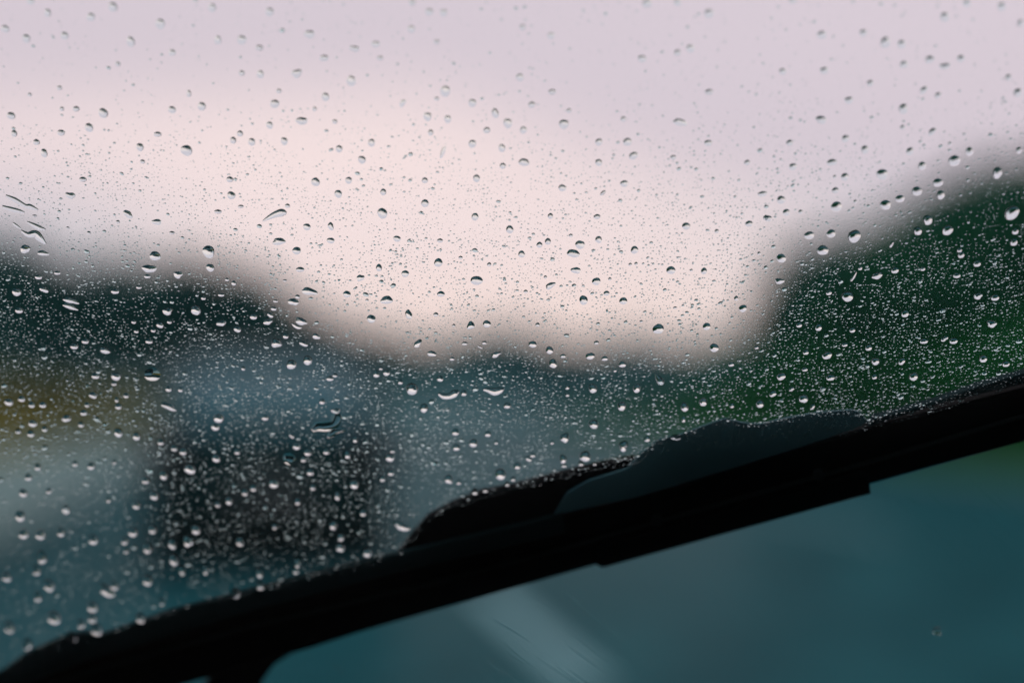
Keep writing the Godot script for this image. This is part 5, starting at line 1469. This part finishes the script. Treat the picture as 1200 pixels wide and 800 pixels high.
	drop(-64.9, -78.0, 2.43, 3.27, 0, 58, "raindrops over the dark car ahead", "small round raindrop over the dark car ahead, seventh from left in second row")
	drop(-65.4, -82.2, 3.05, 3.69, 0, 58, "raindrops over the dark car ahead", "medium round raindrop over the dark car ahead, sixth from left in second row")
	drop(-81.8, -88.7, 2.76, 4.12, 0, 58, "raindrops over the road by the wiper's arm", "medium tall raindrop over the road by the wiper's arm, fourth from the left")
	small(-82.6, -92.0, 2.46, 2.89, 0)
	drop(-55.3, -84.3, 3.35, 3.69, 0, 58, "raindrops over the road by the wiper's arm", "medium oval raindrop over the road by the wiper's arm, fifth from the left")
	drop(-41.8, -73.4, 6.05, 3.25, -27, 58, "raindrops over the far grey road", "rod shaped bright raindrop just left of the wiper's humped black block")
	drop(-96.5, -93.1, 2.77, 3.72, 0, 58, "raindrops over the road by the wiper's arm", "medium round raindrop over the road by the wiper's arm, third from the left")
	drop(-96.6, -98.5, 2.78, 3.73, 0, 58, "raindrops over the black wiper blade", "medium round raindrop over the black wiper blade, third from the left")
	small(-89.4, -73.7, 1.82, 2.45, 0)
	drop(158.7, -115.8, 3.19, 3.38, 0, 43, "raindrops over the black wiper blade", "lone faint raindrop on the wiped glass below the blade, near the lower right corner")
	trail([Vector3(-174.7, 52.4, 0.48), Vector3(-171.6, 50.9, 0.87), Vector3(-168.3, 48.8, 0.71), Vector3(-166.6, 48.5, 0.95), Vector3(-164.0, 47.3, 0.32)], 58, "long thin water trail highest in the streaky cluster at the left edge")
	trail([Vector3(-176.4, 48.5, 0.60), Vector3(-173.2, 47.6, 0.79), Vector3(-170.9, 47.0, 0.72), Vector3(-168.9, 46.4, 0.32)], 58, "short water trail cut by the left edge, under the long thin trail")
	trail([Vector3(-168.4, 43.1, 0.32), Vector3(-166.2, 41.9, 0.80), Vector3(-164.2, 40.9, 0.88), Vector3(-162.2, 40.3, 0.32)], 58, "wavy water trail right of the streaky cluster's centre at the left edge")
	trail([Vector3(-170.9, 40.0, 0.40), Vector3(-168.7, 38.5, 0.96), Vector3(-166.0, 38.8, 1.36), Vector3(-164.6, 37.3, 1.36), Vector3(-162.8, 35.1, 0.40)], 58, "forked wide water trail, lowest and broadest of the streaky cluster by the left edge")
	trail([Vector3(-173.5, 42.8, 0.32), Vector3(-172.5, 41.9, 0.56), Vector3(-170.8, 40.6, 0.24)], 58, "tiny water trail between the two bigger ones near the left edge")
	trail([Vector3(-85.8, 43.1, 0.24), Vector3(-83.7, 44.3, 0.71), Vector3(-81.2, 45.5, 1.11), Vector3(-78.8, 46.1, 1.34), Vector3(-77.4, 45.8, 0.47)], 58, "comet shaped raindrop with a long tail, alone in the pink sky above the left trees")
	trail([Vector3(-26.7, -20.6, 0.49), Vector3(-24.9, -21.6, 1.07), Vector3(-22.8, -21.6, 1.07), Vector3(-21.0, -20.6, 1.32), Vector3(-19.4, -19.6, 0.49)], 58, "curved smile shaped raindrop right of the fat bright drop in mid screen")
	trail([Vector3(-10.6, -19.0, 0.41), Vector3(-8.7, -19.3, 0.90), Vector3(-6.6, -19.9, 1.40), Vector3(-4.5, -19.3, 1.07), Vector3(-3.3, -18.6, 0.41)], 58, "tadpole shaped raindrop with its tail to the left over the grey far road")
	trail([Vector3(-73.2, -34.9, 0.83), Vector3(-71.0, -33.6, 1.66), Vector3(-68.2, -33.5, 1.87), Vector3(-65.3, -32.5, 1.87), Vector3(-63.9, -29.2, 1.66), Vector3(-64.4, -27.2, 0.62)], 22, "large ragged dark smear of water over the roof of the dark car ahead")
	trail([Vector3(-67.5, -37.9, 0.42), Vector3(-66.2, -36.2, 1.25), Vector3(-64.6, -35.2, 1.04), Vector3(-61.4, -34.9, 0.33)], 22, "small hooked water smear under the large ragged smear on the dark car")
	trail([Vector3(50.8, -13.1, 0.33), Vector3(51.5, -14.4, 0.81), Vector3(52.7, -16.0, 1.39), Vector3(53.0, -17.3, 0.49)], 58, "raindrop with a dark tail rising from it left of the green bank")
